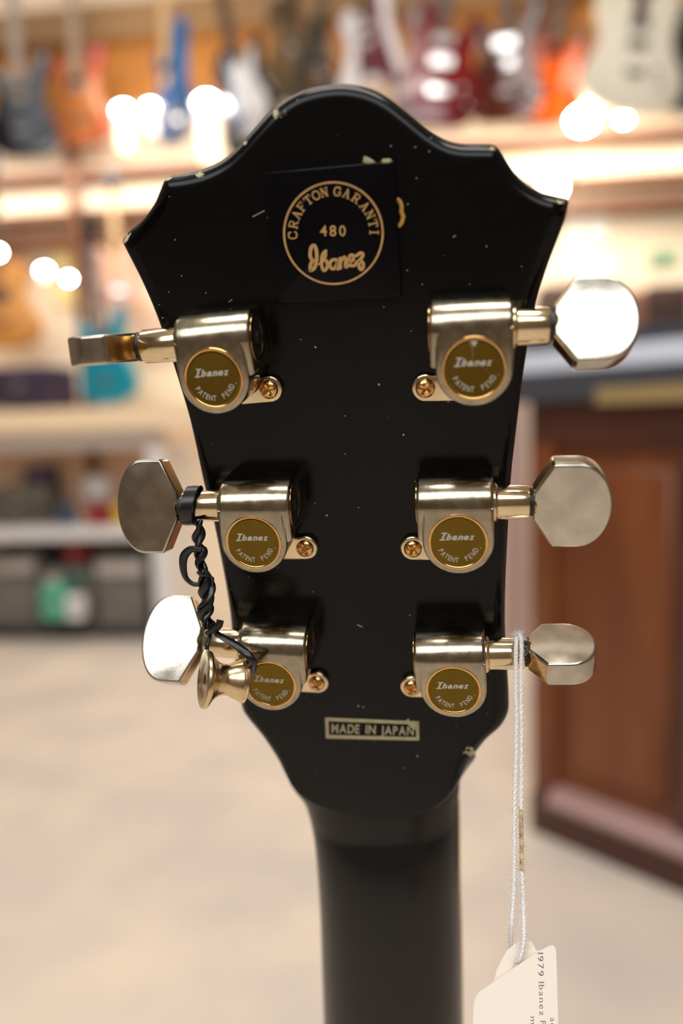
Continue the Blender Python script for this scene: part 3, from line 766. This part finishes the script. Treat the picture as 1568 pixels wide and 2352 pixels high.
OUT = {
 'double_cut': [(0, .08), (.035, .10), (.065, .16), (.105, .215), (.14, .20), (.13, .13), (.108, .04), (.12, -.04), (.158, -.12), (.15, -.19), (.09, -.235), (0, -.245), (-.09, -.235), (-.15, -.19), (-.16, -.12), (-.12, -.03), (-.108, .03), (-.13, .10), (-.145, .155), (-.115, .165), (-.065, .125), (-.035, .09)],
 'single_cut': [(0, .17), (-.06, .195), (-.115, .17), (-.135, .11), (-.115, .03), (-.13, -.05), (-.165, -.13), (-.155, -.20), (-.09, -.245), (0, -.25), (.09, -.245), (.155, -.20), (.165, -.13), (.13, -.05), (.115, .0), (.125, .06), (.14, .125), (.11, .135), (.07, .09), (.035, .08)],
 'hollow': [(0, .17), (-.05, .16), (-.10, .22), (-.15, .21), (-.17, .13), (-.145, .03), (-.16, -.05), (-.20, -.13), (-.19, -.21), (-.11, -.27), (0, -.28), (.11, -.27), (.19, -.21), (.20, -.13), (.16, -.05), (.145, .03), (.17, .13), (.15, .21), (.10, .22), (.05, .16)],
 'acoustic': [(0, .24), (-.08, .235), (-.135, .19), (-.14, .12), (-.12, .05), (-.15, -.04), (-.195, -.12), (-.19, -.2), (-.11, -.26), (0, -.27), (.11, -.26), (.19, -.2), (.195, -.12), (.15, -.04), (.12, .05), (.14, .12), (.135, .19), (.08, .235)],
 'angular': [(0, .10), (-.05, .12), (-.10, .16), (-.16, .12), (-.12, -.02), (-.20, -.22), (-.17, -.26), (-.05, -.20), (.06, -.20), (.20, -.30), (.23, -.27), (.15, -.05), (.115, .06), (.10, .20), (.07, .21), (.04, .12)],
 'vee': [(0, .12), (-.03, .12), (-.10, -.05), (-.20, -.30), (-.16, -.33), (-.10, -.27), (0, -.06), (.10, -.27), (.16, -.33), (.20, -.30), (.10, -.05), (.03, .12)]}
M_fret = mat('rosewood_fingerboard', (92, 74, 62), .5); M_maple = mat('maple_neck', (226, 190, 140), .45)
M_chrome = mat('chrome_hardware', (215, 215, 218), .12, 1.0); M_pick = mat('black_pickup', (28, 28, 32), .35)
M_white = mat('white_pickguard', (228, 226, 228), .4)
def burst(name, inner, outer, rad):
    m = bpy.data.materials.new(name); m.use_nodes = True; N = m.node_tree.nodes; L = m.node_tree.links; b = N['Principled BSDF']
    tc = N.new('ShaderNodeTexCoord'); d = N.new('ShaderNodeVectorMath'); d.operation = 'LENGTH'
    mp = N.new('ShaderNodeMapping'); mp.inputs['Location'].default_value = (0, 0, .06); mp.inputs['Scale'].default_value = (1.35, 0, 1)
    L.new(tc.outputs['Object'], mp.inputs[0]); L.new(mp.outputs[0], d.inputs[0])
    r = N.new('ShaderNodeValToRGB'); r.color_ramp.elements[0].position = rad * .45; r.color_ramp.elements[1].position = rad
    r.color_ramp.elements[0].color = (*srgb(inner), 1); r.color_ramp.elements[1].color = (*srgb(outer), 1)
    L.new(d.outputs['Value'], r.inputs[0]); L.new(r.outputs[0], b.inputs['Base Color'])
    b.inputs['Roughness'].default_value = .14; b.inputs['Coat Weight'].default_value = .6; return m
def hung_guitar(label, px, py, shape, m_body, yaw=0, lean=0, Y=3.80, size=1.0, guard=None, neck=None, pickups=2, metal=None, hole=False, fat=.045, group='guitars hanging on the shop wall', pk=None, turn=0):
    pos = at(px, py, Y)
    M = Matrix.Translation(pos) @ Matrix.Rotation(math.radians(yaw), 4, 'Z') @ Matrix.Rotation(math.radians(lean), 4, 'Y')
    g = empty('hanging_guitar', M); tag(g, label, 'guitar', group)
    k = size; hole_z = .02
    ptsO = [(p.x * k, p.y * k) for p in catmull([(x, z, 0) for x, z in OUT[shape]], 4, True)]
    top = max(z for x, z in ptsO if abs(x) < .03 * k)
    fy = lambda x, y, z: Vector((x, -z, y))
    bm = bmesh.new(); slab(bm, ptsO, -fat / 2, fat / 2, .008 * k, 3, f=fy, rb=.008 * k)
    body = mesh_obj('body', bm, m_body, g, 40)
    if guard:
        bm = bmesh.new(); gp = [(x * .72 + .01 * k, z * .80 - .01 * k) for x, z in ptsO if x > -.09 * k]
        slab(bm, gp, fat / 2, fat / 2 + .003, f=fy); mesh_obj('pickguard', bm, guard, g)
    for i in range(pickups):
        z0 = (.05 - .075 * i) * k; bm = bmesh.new(); add_box(bm, (-.042 * k, -fat / 2 - .010, z0 - .018 * k), (.042 * k, -fat / 2, z0 + .018 * k))
        mesh_obj('pickup', bm, metal or M_pick, g)
    if hole:
        bm = bmesh.new(); lathe(bm, [(0, 0), (.05 * k, 0), (.05 * k, .003), (0, .003)], frame((0, -fat / 2, hole_z), (0, -1, 0)), 28); mesh_obj('soundhole', bm, M_pick, g)
    bm = bmesh.new(); add_box(bm, (-.04 * k, -fat / 2 - .012, -.145 * k), (.04 * k, -fat / 2, -.122 * k)); mesh_obj('bridge', bm, M_chrome if not hole else M_fret, g)
    if pickups:
        for dx, dz in ((.085, -.12), (.105, -.17)):
            bm = bmesh.new(); lathe(bm, [(0, .016), (.010 * k, .016), (.012 * k, 0)], frame((dx * k, -fat / 2, dz * k), (0, -1, 0)), 16); mesh_obj('knob', bm, M_pick if not metal else M_chrome, g)
    nt_ = top + .42 * k
    bm = bmesh.new()
    v = [bm.verts.new(q) for q in ((-.028 * k, -fat / 2 - .008, top - .10 * k), (.028 * k, -fat / 2 - .008, top - .10 * k), (.028 * k, -fat / 2 + .015, top - .10 * k), (-.028 * k, -fat / 2 + .015, top - .10 * k),
                                   (-.022 * k, -fat / 2 - .008, nt_), (.022 * k, -fat / 2 - .008, nt_), (.022 * k, -fat / 2 + .012, nt_), (-.022 * k, -fat / 2 + .012, nt_))]
    for a in ((0, 1, 2, 3), (4, 5, 6, 7), (0, 1, 5, 4), (1, 2, 6, 5), (2, 3, 7, 6), (3, 0, 4, 7)): bm.faces.new([v[i] for i in a])
    mesh_obj('neck', bm, neck or M_fret, g)
    bm = bmesh.new(); hz = nt_
    slab(bm, [(-.022 * k, hz), (.022 * k, hz), (.045 * k, hz + .05 * k), (.035 * k, hz + .15 * k), (0, hz + .18 * k), (-.035 * k, hz + .15 * k), (-.04 * k, hz + .05 * k)], fat / 2 - .01, fat / 2 + .005, .003, 2, f=fy)
    mesh_obj('headstock', bm, m_body if turn else M_pick, g)
    return g
G_black = mat('black_gloss_body', (14, 17, 22), .2, coat=.5); G_blue = mat('metallic_blue_body', (18, 98, 160), .22, coat=.5)
G_white = mat('white_body', (232, 230, 236), .25); G_cream = burst('cream_body', (250, 244, 226), (232, 226, 204), .34)
G_pink = burst('coral_burst_body', (196, 120, 64), (176, 48, 54), .26); G_red = burst('cherry_burst_body', (128, 14, 18), (30, 8, 10), .34)
G_wal = burst('walnut_body', (92, 46, 32), (36, 18, 15), .34); G_sun = burst('sunburst_body', (206, 84, 18), (38, 9, 8), .25)
G_gold = burst('dark_gold_body', (120, 96, 60), (48, 36, 24), .3); G_teal = mat('teal_body', (14, 138, 164), .35); G_amber = mat('amber_acoustic_top', (204, 138, 56), .4)
G_pale = mat('pale_pink_body', (244, 190, 164), .4); M_maroon = mat('maroon_pickguard', (104, 40, 50), .35)
hung_guitar('black guitar with grey sheen hanging at the far left edge of the top row', 50, 235, 'double_cut', G_black, 8, 0, guard=mat('grey_sheen_guard', (70, 76, 86), .3), neck=mat('grey_fingerboard', (150, 138, 126), .5), Y=3.7)  # grey guard colour stands for the sheen on the black body
hung_guitar('coral and tan burst guitar with horns hanging above the wooden post', 184, 215, 'double_cut', G_pink, -6, 0, pickups=1, neck=mat('worn_grey_fingerboard', (164, 146, 126), .5), size=.95, Y=3.86)
hung_guitar('bright blue guitar turned nearly edge-on with a pale neck', 398, 190, 'double_cut', G_blue, -52, 0, neck=M_maple, pickups=1, size=1.05, fat=.06, Y=3.72)
hung_guitar('black guitar with a white front turned sideways left of the headstock', 560, 200, 'single_cut', G_black, -38, -14, guard=M_white, pickups=0, size=1.1, Y=3.6)
hung_guitar('dark gold guitar with silver pickups above the headstock crown', 672, 110, 'single_cut', G_gold, 52, 0, metal=M_chrome, size=1.0, Y=3.92)
hung_guitar('slim dark olive guitar turned edge-on between gold and white guitars', 728, 100, 'vee', mat('olive_black_body', (60, 56, 40), .3), 64, 8, pickups=1, Y=3.64)
hung_guitar('white angular guitar with maroon pickguard leaning above the headstock', 850, 95, 'angular', G_white, -32, 0, guard=M_maroon, metal=M_chrome, size=.95, fat=.06, Y=3.84)
hung_guitar('cherry red guitar with chrome pickups in the top row', 1012, 130, 'single_cut', G_red, 8, 6, metal=M_chrome, size=1.12, fat=.055, Y=3.58)
hung_guitar('walnut brown guitar with grey pickups overlapping the sunburst one', 1160, 135, 'double_cut', G_wal, -18, 4, metal=M_chrome, size=1.1, Y=3.8)
hung_guitar('orange to dark red sunburst guitar partly behind the walnut one', 1276, 150, 'single_cut', G_sun, -26, 8, size=1.0, Y=3.97, pickups=1)
hung_guitar('large cream hollow-body guitar at the right end of the top row', 1455, 95, 'hollow', G_cream, 10, 6, size=1.02, fat=.07, guard=None, pickups=2, metal=M_chrome, Y=3.6)
hung_guitar('black guitar cut off by the right edge beside the cream one', 1610, 120, 'single_cut', G_black, 0, 0, Y=3.85)
L2 = 'guitars on the lower level of the rack'
hung_guitar('teal guitar standing low on the left behind the top left tuner', 243, 812, 'double_cut', G_teal, -14, -4, Y=3.86, size=1.0, pickups=0, neck=mat('slate_fingerboard', (92, 88, 96), .5), group=L2)
hung_guitar('amber acoustic guitar with dark soundhole at the left edge', 8, 690, 'acoustic', G_amber, 12, 0, Y=3.88, size=.86, pickups=0, hole=True, fat=.09, group=L2)
hung_guitar('pale pink guitar standing between the post and the headstock', 272, 625, 'double_cut', G_pale, 10, 0, Y=3.98, size=.72, pickups=0, neck=M_maple, group=L2)

# glowing lamps
M_lamp = mat('lamp_glow', (255, 250, 235), .5, emit=(255, 244, 222), estr=110)
M_lamp2 = mat('soft_lamp_shade', (255, 246, 232), .5, emit=(255, 226, 196), estr=2.6)
def lamp(px, py, r, label, shade=None, Y=3.7):
    p = at(px, py, Y); g = empty('spot_lamp', Matrix.Translation(p)); tag(g, label, 'lamp', 'small glowing lamps under the guitars')
    bm = bmesh.new(); lathe(bm, [(0, r * .7), (r * .5, r * .62), (r * .9, r * .3), (r, 0), (r * .8, -r * .5), (r * .4, -r * .72), (0, -r * .75)], Matrix.Identity(4), 24); mesh_obj('bulb', bm, M_lamp, g)
    if shade:
        bm = bmesh.new(); lathe(bm, [(r * .9, -r * .4), (r * 1.05, -r * .5), (r * .95, -shade), (0, -shade)], Matrix.Identity(4), 24); mesh_obj('shade', bm, M_lamp2, g)
    bm = bmesh.new(); lathe(bm, [(0, .012), (.014, .012), (.014, -.012), (0, -.012)], frame((0, r * .9, 0), (0, 1, 0)), 16)
    add_box(bm, (-.006, 0, -.006), (.006, WY - Y - .101, .006)); mesh_obj('bracket', bm, M_rail, g)
lamp(284, 256, .036, 'larger glowing lamp of the twin pair, right of the coral guitar', .16)
lamp(345, 246, .024, 'smaller glowing lamp of the twin pair, left of the blue guitar', .12, Y=3.92)
lamp(475, 238, .045, 'tall glowing lamp between the blue and black guitars', .24)
lamp(1338, 275, .055, 'glowing lamp under the cream and sunburst guitars')
lamp(1432, 272, .022, 'small glowing lamp beside the larger one below the cream guitar')
lamp(1268, 432, .045, 'glowing lamp at the right shoulder of the headstock')
lamp(1330, 380, .018, 'small glowing lamp between the two upper right rails')
lamp(102, 622, .022, 'glowing lamp nearest the amber guitar', .04)
lamp(158, 640, .014, 'small glowing lamp beside the wooden post')
lamp(-6, 580, .018, 'warm glowing lamp cut off by the left edge', Y=3.5)

# papers and posters on the wall
def poster(label, px0, py0, px1, py1, m, lean=0):
    pc = at((px0 + px1) / 2, (py0 + py1) / 2, WY - .012); a = at(px0, (py0 + py1) / 2, WY - .012); b = at(px1, (py0 + py1) / 2, WY - .012); t_ = at((px0 + px1) / 2, py0, WY - .012)
    w, h = (b.x - a.x) / 2, t_.z - pc.z
    bm = bmesh.new(); add_box(bm, (-w, -.004, -h), (w, .011, h), Matrix.Rotation(math.radians(lean), 4, 'Y'))
    o = mesh_obj('wall_poster', bm, m); o.location = pc; tag(o, label, 'poster', 'papers pinned to the back wall'); return o
M_paper = mat('white_paper', (255, 252, 244), .7); M_greenp = mat('green_print', (120, 170, 130), .7); M_yel = mat('yellow_paper', (250, 226, 160), .7)
poster('tall white paper strip beside the right tip of the headstock', 1302, 462, 1340, 640, M_paper)
poster('second white paper strip right of the tall one', 1352, 466, 1392, 560, M_paper)
poster('tilted white sheet above the top right tuner button', 1350, 590, 1410, 640, M_paper, -35)
poster('small green notice near the right edge of the wall', 1492, 576, 1552, 606, M_greenp)
poster('yellow sheet left of the wooden post', 120, 570, 180, 700, M_yel)
poster('pale tan sheet in the opening behind the teal guitar', 310, 700, 400, 830, mat('pale_tan_paper', (232, 200, 176), .7))

# low display unit on the left
DY = 3.72
u0 = at(-260, 1200, DY); u1 = at(386, 1200, DY)
unit = empty('display_unit', Matrix.Translation(((u0.x + u1.x) / 2, DY, 0))); tag(unit, 'long low display unit with cream top along the left wall', 'display unit')
ui = unit.matrix_world.inverted()
M_top = mat('cream_countertop', (248, 222, 186), .5); M_gry = mat('grey_laminate_edge', (176, 160, 150), .5); M_wht = mat('white_side_panel', (226, 224, 224), .5); M_in = mat('beige_back_panel', (206, 172, 142), .7)
def ubox(name, p0, p1, m):
    bm = bmesh.new(); add_box(bm, p0, p1, ui); return mesh_obj(name, bm, m, unit)
zt1 = at(180, 938, DY).z; zt0 = at(180, 990, DY).z; ze0 = at(180, 1034, DY).z; zs = at(180, 1212, DY).z; zs0 = at(180, 1240, DY).z; xp = at(345, 1200, DY).x
ubox('countertop', (u0.x, DY - .02, zt0), (u1.x + .3, WY - .13, zt1 - .0), M_top)
ubox('front_edge', (u0.x, DY, ze0), (u1.x, DY + .02, zt0), M_gry)
ubox('side_panel', (xp, DY, 0), (u1.x, WY, ze0), M_wht)
ubox('shelf', (u0.x, DY + .01, zs0), (xp, WY, zs), M_wht)
ubox('back_panel', (u0.x, WY - .02, 0), (xp, WY, ze0), M_in)
ubox('kick_board', (u0.x, DY + .02, 0), (xp, DY + .05, at(180, 1462, DY).z), mat('charcoal_kick_board', (52, 50, 52), .6))
def item(name, label, cat, px0, py0, px1, py1, Y, m, depth=.12, group=None, kindf='case', m2=None):
    a = at(px0, (py0 + py1) / 2, Y); b = at(px1, (py0 + py1) / 2, Y); t_ = at((px0 + px1) / 2, py0, Y).z; bt = at((px0 + px1) / 2, py1, Y).z
    w = (b.x - a.x); h = t_ - bt; g = empty(name, Matrix.Translation(((a.x + b.x) / 2, Y, bt))); tag(g, label, cat, group)
    r = min(w, h) * .12; pts = []
    for cxx, czz, a0 in ((w / 2 - r, h - r, 0), (-w / 2 + r, h - r, 90), (-w / 2 + r, r, 180), (w / 2 - r, r, 270)):
        for k in range(4): pts.append((cxx + r * math.cos(math.radians(a0 + 30 * k)), czz + r * math.sin(math.radians(a0 + 30 * k))))
    bm = bmesh.new(); slab(bm, pts, 0, depth, r * .5, 3, f=lambda x, y, z: Vector((x, depth - z, y)))
    mesh_obj('cabinet' if kindf == 'amp' else 'shell', bm, m, g)
    if kindf == 'amp':
        bm = bmesh.new(); add_box(bm, (-w * .42, -.006, h * .1), (w * .42, .004, h * .68)); mesh_obj('speaker_grille', bm, m2 or M_pick, g)
        bm = bmesh.new(); add_box(bm, (-w * .42, -.006, h * .74), (w * .42, .004, h * .9)); mesh_obj('control_panel', bm, M_chrome, g)
        bm = bmesh.new(); tube(bm, [(-w * .15, depth / 2, h), (-w * .12, depth / 2, h + .02), (w * .12, depth / 2, h + .02), (w * .15, depth / 2, h)], .006, 8); mesh_obj('handle', bm, M_pick, g)
    elif kindf == 'case':
        bm = bmesh.new(); add_box(bm, (-w * .46, -.004, h * .52), (w * .46, .004, h * .58)); mesh_obj('lid_seam', bm, m2 or M_pick, g)
        bm = bmesh.new(); add_box(bm, (-w * .08, -.008, h * .46), (w * .08, .004, h * .62)); mesh_obj('latch', bm, M_chrome, g)
    return g
M_pur = mat('dark_purple_fabric', (66, 52, 76), .8, var=.3); M_cam = mat('olive_grey_fabric', (122, 112, 94), .8, col2=(70, 66, 58), vscale=18); M_rd = mat('dark_red_box', (150, 26, 34), .5); M_ylw = mat('yellow_box', (226, 186, 60), .5)
M_dg = mat('dark_grey_tolex', (84, 82, 78), .7, col2=(62, 60, 58), vscale=14); M_mg = mat('mid_grey_tolex', (128, 122, 112), .7, col2=(92, 88, 84), vscale=14); M_gn = mat('green_plastic', (84, 178, 148), .4); M_bl = mat('slate_blue_box', (70, 84, 110), .6)
SH = 'small items on the display unit shelf'
item('gig_bag', 'dark purple-grey bag lying on the countertop at the left edge', 'bag', -40, 842, 125, 938, 3.76, M_pur, .25)
item('fabric_pouch', 'dark purple pouch on top of the olive bag', 'pouch', 52, 1072, 112, 1114, 3.86, M_pur, .12, SH)
item('fabric_bag', 'olive and grey mottled bag on the unit shelf', 'bag', -30, 1116, 108, 1212, 3.84, M_cam, .2, SH)
item('effects_pedal', 'slate blue pedal beside the olive bag', 'pedal', 130, 1160, 158, 1211, 3.80, M_bl, .1, SH)
item('effects_pedal', 'dark red pedal in the middle of the shelf', 'pedal', 196, 1160, 244, 1211, 3.80, M_rd, .1, SH)
item('effects_pedal', 'yellow pedal next to the side panel', 'pedal', 258, 1158, 284, 1211, 3.80, M_ylw, .1, SH)
item('paper_stack', 'white upright booklet stack behind the red pedal', 'booklets', 198, 1098, 246, 1211, 3.95, M_wht, .06, SH)
AM = 'amplifiers under the display unit'
item('amplifier', 'mottled dark grey amplifier at the left end under the shelf', 'amplifier', -60, 1268, 96, 1452, 3.79, M_dg, .25, AM, 'amp', M_mg)
item('amplifier', 'grey amplifier between the others with the red-topped box', 'amplifier', 100, 1306, 212, 1455, 3.80, M_mg, .22, AM, 'amp', M_dg)
item('amplifier', 'wide grey amplifier beside the white side panel', 'amplifier', 216, 1272, 343, 1456, 3.79, M_dg, .25, AM, 'amp', M_mg)
item('storage_box', 'small dark red box on top of the middle amplifier', 'box', 150, 1256, 192, 1290, 3.84, M_rd, .12)
def ball(name, label, cat, px, py, Y, r, m):
    bm = bmesh.new(); lathe(bm, [(0, -r * .9), (r * .6, -r * .85), (r * .95, -r * .4), (r, .1 * r), (r * .8, .6 * r), (r * .35, .95 * r), (0, r)], Matrix.Identity(4), 24)
    o = mesh_obj(name, bm, m); o.location = at(px, py, Y); tag(o, label, cat)
bm = bmesh.new()
pc = at(122, 1385, 3.72)
gcase = item('cable_case', 'small green case in front of the middle amplifier', 'case', 92, 1345, 152, 1424, 3.66, M_gn, .06)
item('cable_case', 'small white case right beside the green one', 'case', 150, 1368, 190, 1424, 3.66, M_wht, .05)

# wooden counter on the right
A = atz(1224, 1903, 0); Bq = atz(1568, 2048, 0); ux = (Bq - A).normalized(); uy = Vector((-ux.y, ux.x, 0))
if uy.y < 0: uy = -uy
CMx = Matrix((ux, uy, Vector((0, 0, 1)))).transposed().to_4x4(); CMx.translation = A
cab = empty('shop_counter', CMx); tag(cab, 'dark wooden shop counter with framed panels on the right', 'counter')
fwd = CM.to_3x3() @ Vector((0, 0, -1))
def zat(px, py, loc):                         # height at which the ray meets the vertical line over loc
    d = CM.to_3x3() @ ray(px, py); dep = (Vector((loc.x, loc.y, 1.05)) - CM.translation).length
    h = math.hypot(d.x, d.y); return 1.05 + d.z / h * math.hypot(loc.x, loc.y)
Lc = 1.15; ztop = zat(1215, 925, A)
M_cf = mat('dark_stained_frame_wood', (84, 46, 32), .35, col2=(60, 32, 24), vscale=3, aniso=(.5, 1, 4)); M_cp = mat('chestnut_panel_wood', (122, 66, 29), .4, col2=(98, 50, 24), vscale=3, aniso=(4, 1, .7)); M_moul = mat('highlit_moulding_wood', (158, 126, 122), .3, coat=.4)  # moulding base colour lightened to carry its reflected highlight
def cbox(name, p0, p1, m, par=cab):
    bm = bmesh.new(); add_box(bm, p0, p1); return mesh_obj(name, bm, m, par)
wloc = (Bq - A).length
cbox('carcass', (0, .02, 0), (Lc, .5, ztop), M_cp)
cbox('stile', (0, 0, .11), (.065, .02, ztop - .10), M_cp)
cbox('stile', (wloc * .94, 0, .11), (wloc * .94 + .12, .02, ztop - .10), M_cf)
cbox('top_rail', (0, 0, ztop - .10), (Lc, .02, ztop), M_cf)
cbox('bottom_rail', (0, -.012, .0), (Lc, .02, .105), M_cf)
bm = bmesh.new()
slab(bm, [(-.034, .095), (.018, .095), (.018, .132), (-.006, .128), (-.034, .108)], .06, Lc, f=lambda x, y, z: Vector((z, x, y))); mesh_obj('moulding', bm, M_moul, cab)
bm = bmesh.new(); slab(bm, [(.10, .18), (wloc * .9, .18), (wloc * .9, ztop - .15), (.10, ztop - .15)], -.02, -.006, .012, 3, f=lambda x, y, z: Vector((x, -z, y))); mesh_obj('panel', bm, M_cp, cab, 60)
z1 = zat(1215, 858, A); z2 = zat(1215, 812, A); z3 = zat(1215, 775, A)
M_ct = mat('charcoal_counter_edge', (62, 64, 72), .4); M_ol = mat('olive_brass_strip', (150, 128, 84), .4)
cbox('counter_edge', (-.03, -.03, ztop), (Lc, .5, z1), M_ct)
cbox('brass_strip', (wloc * .5, -.034, ztop - .01), (Lc, -.03, ztop + .025), M_ol)
tr = empty('display_tray', CMx @ Matrix.Translation((.5, .22, z1))); tag(tr, 'flat display case with silver front edge on the wooden counter', 'display case')
cbox('silver_edge', (-.53, -.24, 0), (.65, .2, z2 - z1), mat('silver_trim', (206, 212, 226), .3, 0.0), tr)
cbox('lid', (-.50, -.22, z2 - z1), (.65, .2, z3 - z1), M_ct, tr)
def onc(name, label, cat, px0, py0, px1, py1, Y, m): return item(name, label, cat, px0, py0, px1, py1, Y, m, .18)
Lb = 'boxes on the shelf behind the counter'
sh = empty('wall_shelf', Matrix.Translation((at(1450, 760, 3.9).x, 3.9, 0))); tag(sh, 'dark shelf board behind the counter carrying boxes', 'shelf')
zb_ = at(1450, 750, 3.9).z
shi = sh.matrix_world.inverted()
bm = bmesh.new(); add_box(bm, (at(1195, 750, 3.9).x, 3.86, zb_ - .10), (XR - .05, WY, zb_), shi); mesh_obj('board', bm, M_ct, sh)
for x in (1300, 1500):
    bm = bmesh.new(); q = at(x, 800, 3.9).x; add_box(bm, (q - .02, 3.9, 0), (q + .02, WY - .0, zb_ - .1), shi); mesh_obj('leg', bm, M_cf, sh)
item('storage_box', 'dark brown box on the shelf behind the counter at the right edge', 'box', 1486, 652, 1590, 750, 3.92, mat('dark_brown_box', (74, 48, 40), .6), .2, Lb)
item('storage_box', 'orange brown box left of the dark brown one', 'box', 1392, 668, 1484, 750, 3.92, mat('orange_brown_box', (150, 104, 82), .6), .2, Lb)
item('storage_box', 'dark brown box just right of the headstock edge', 'box', 1240, 652, 1330, 750, 3.92, mat('umber_box', (88, 62, 52), .6), .2, Lb)
# pillar between headstock and counter
pl_ = at(1168, 1200, 3.6); pr_ = at(1212, 1200, 3.6)
struct('trim_4', (pl_.x - .02, 3.6, 0), (pr_.x, 3.85, at(1200, 905, 3.6).z), mat('mauve_grey_pillar', (178, 152, 146), .6))
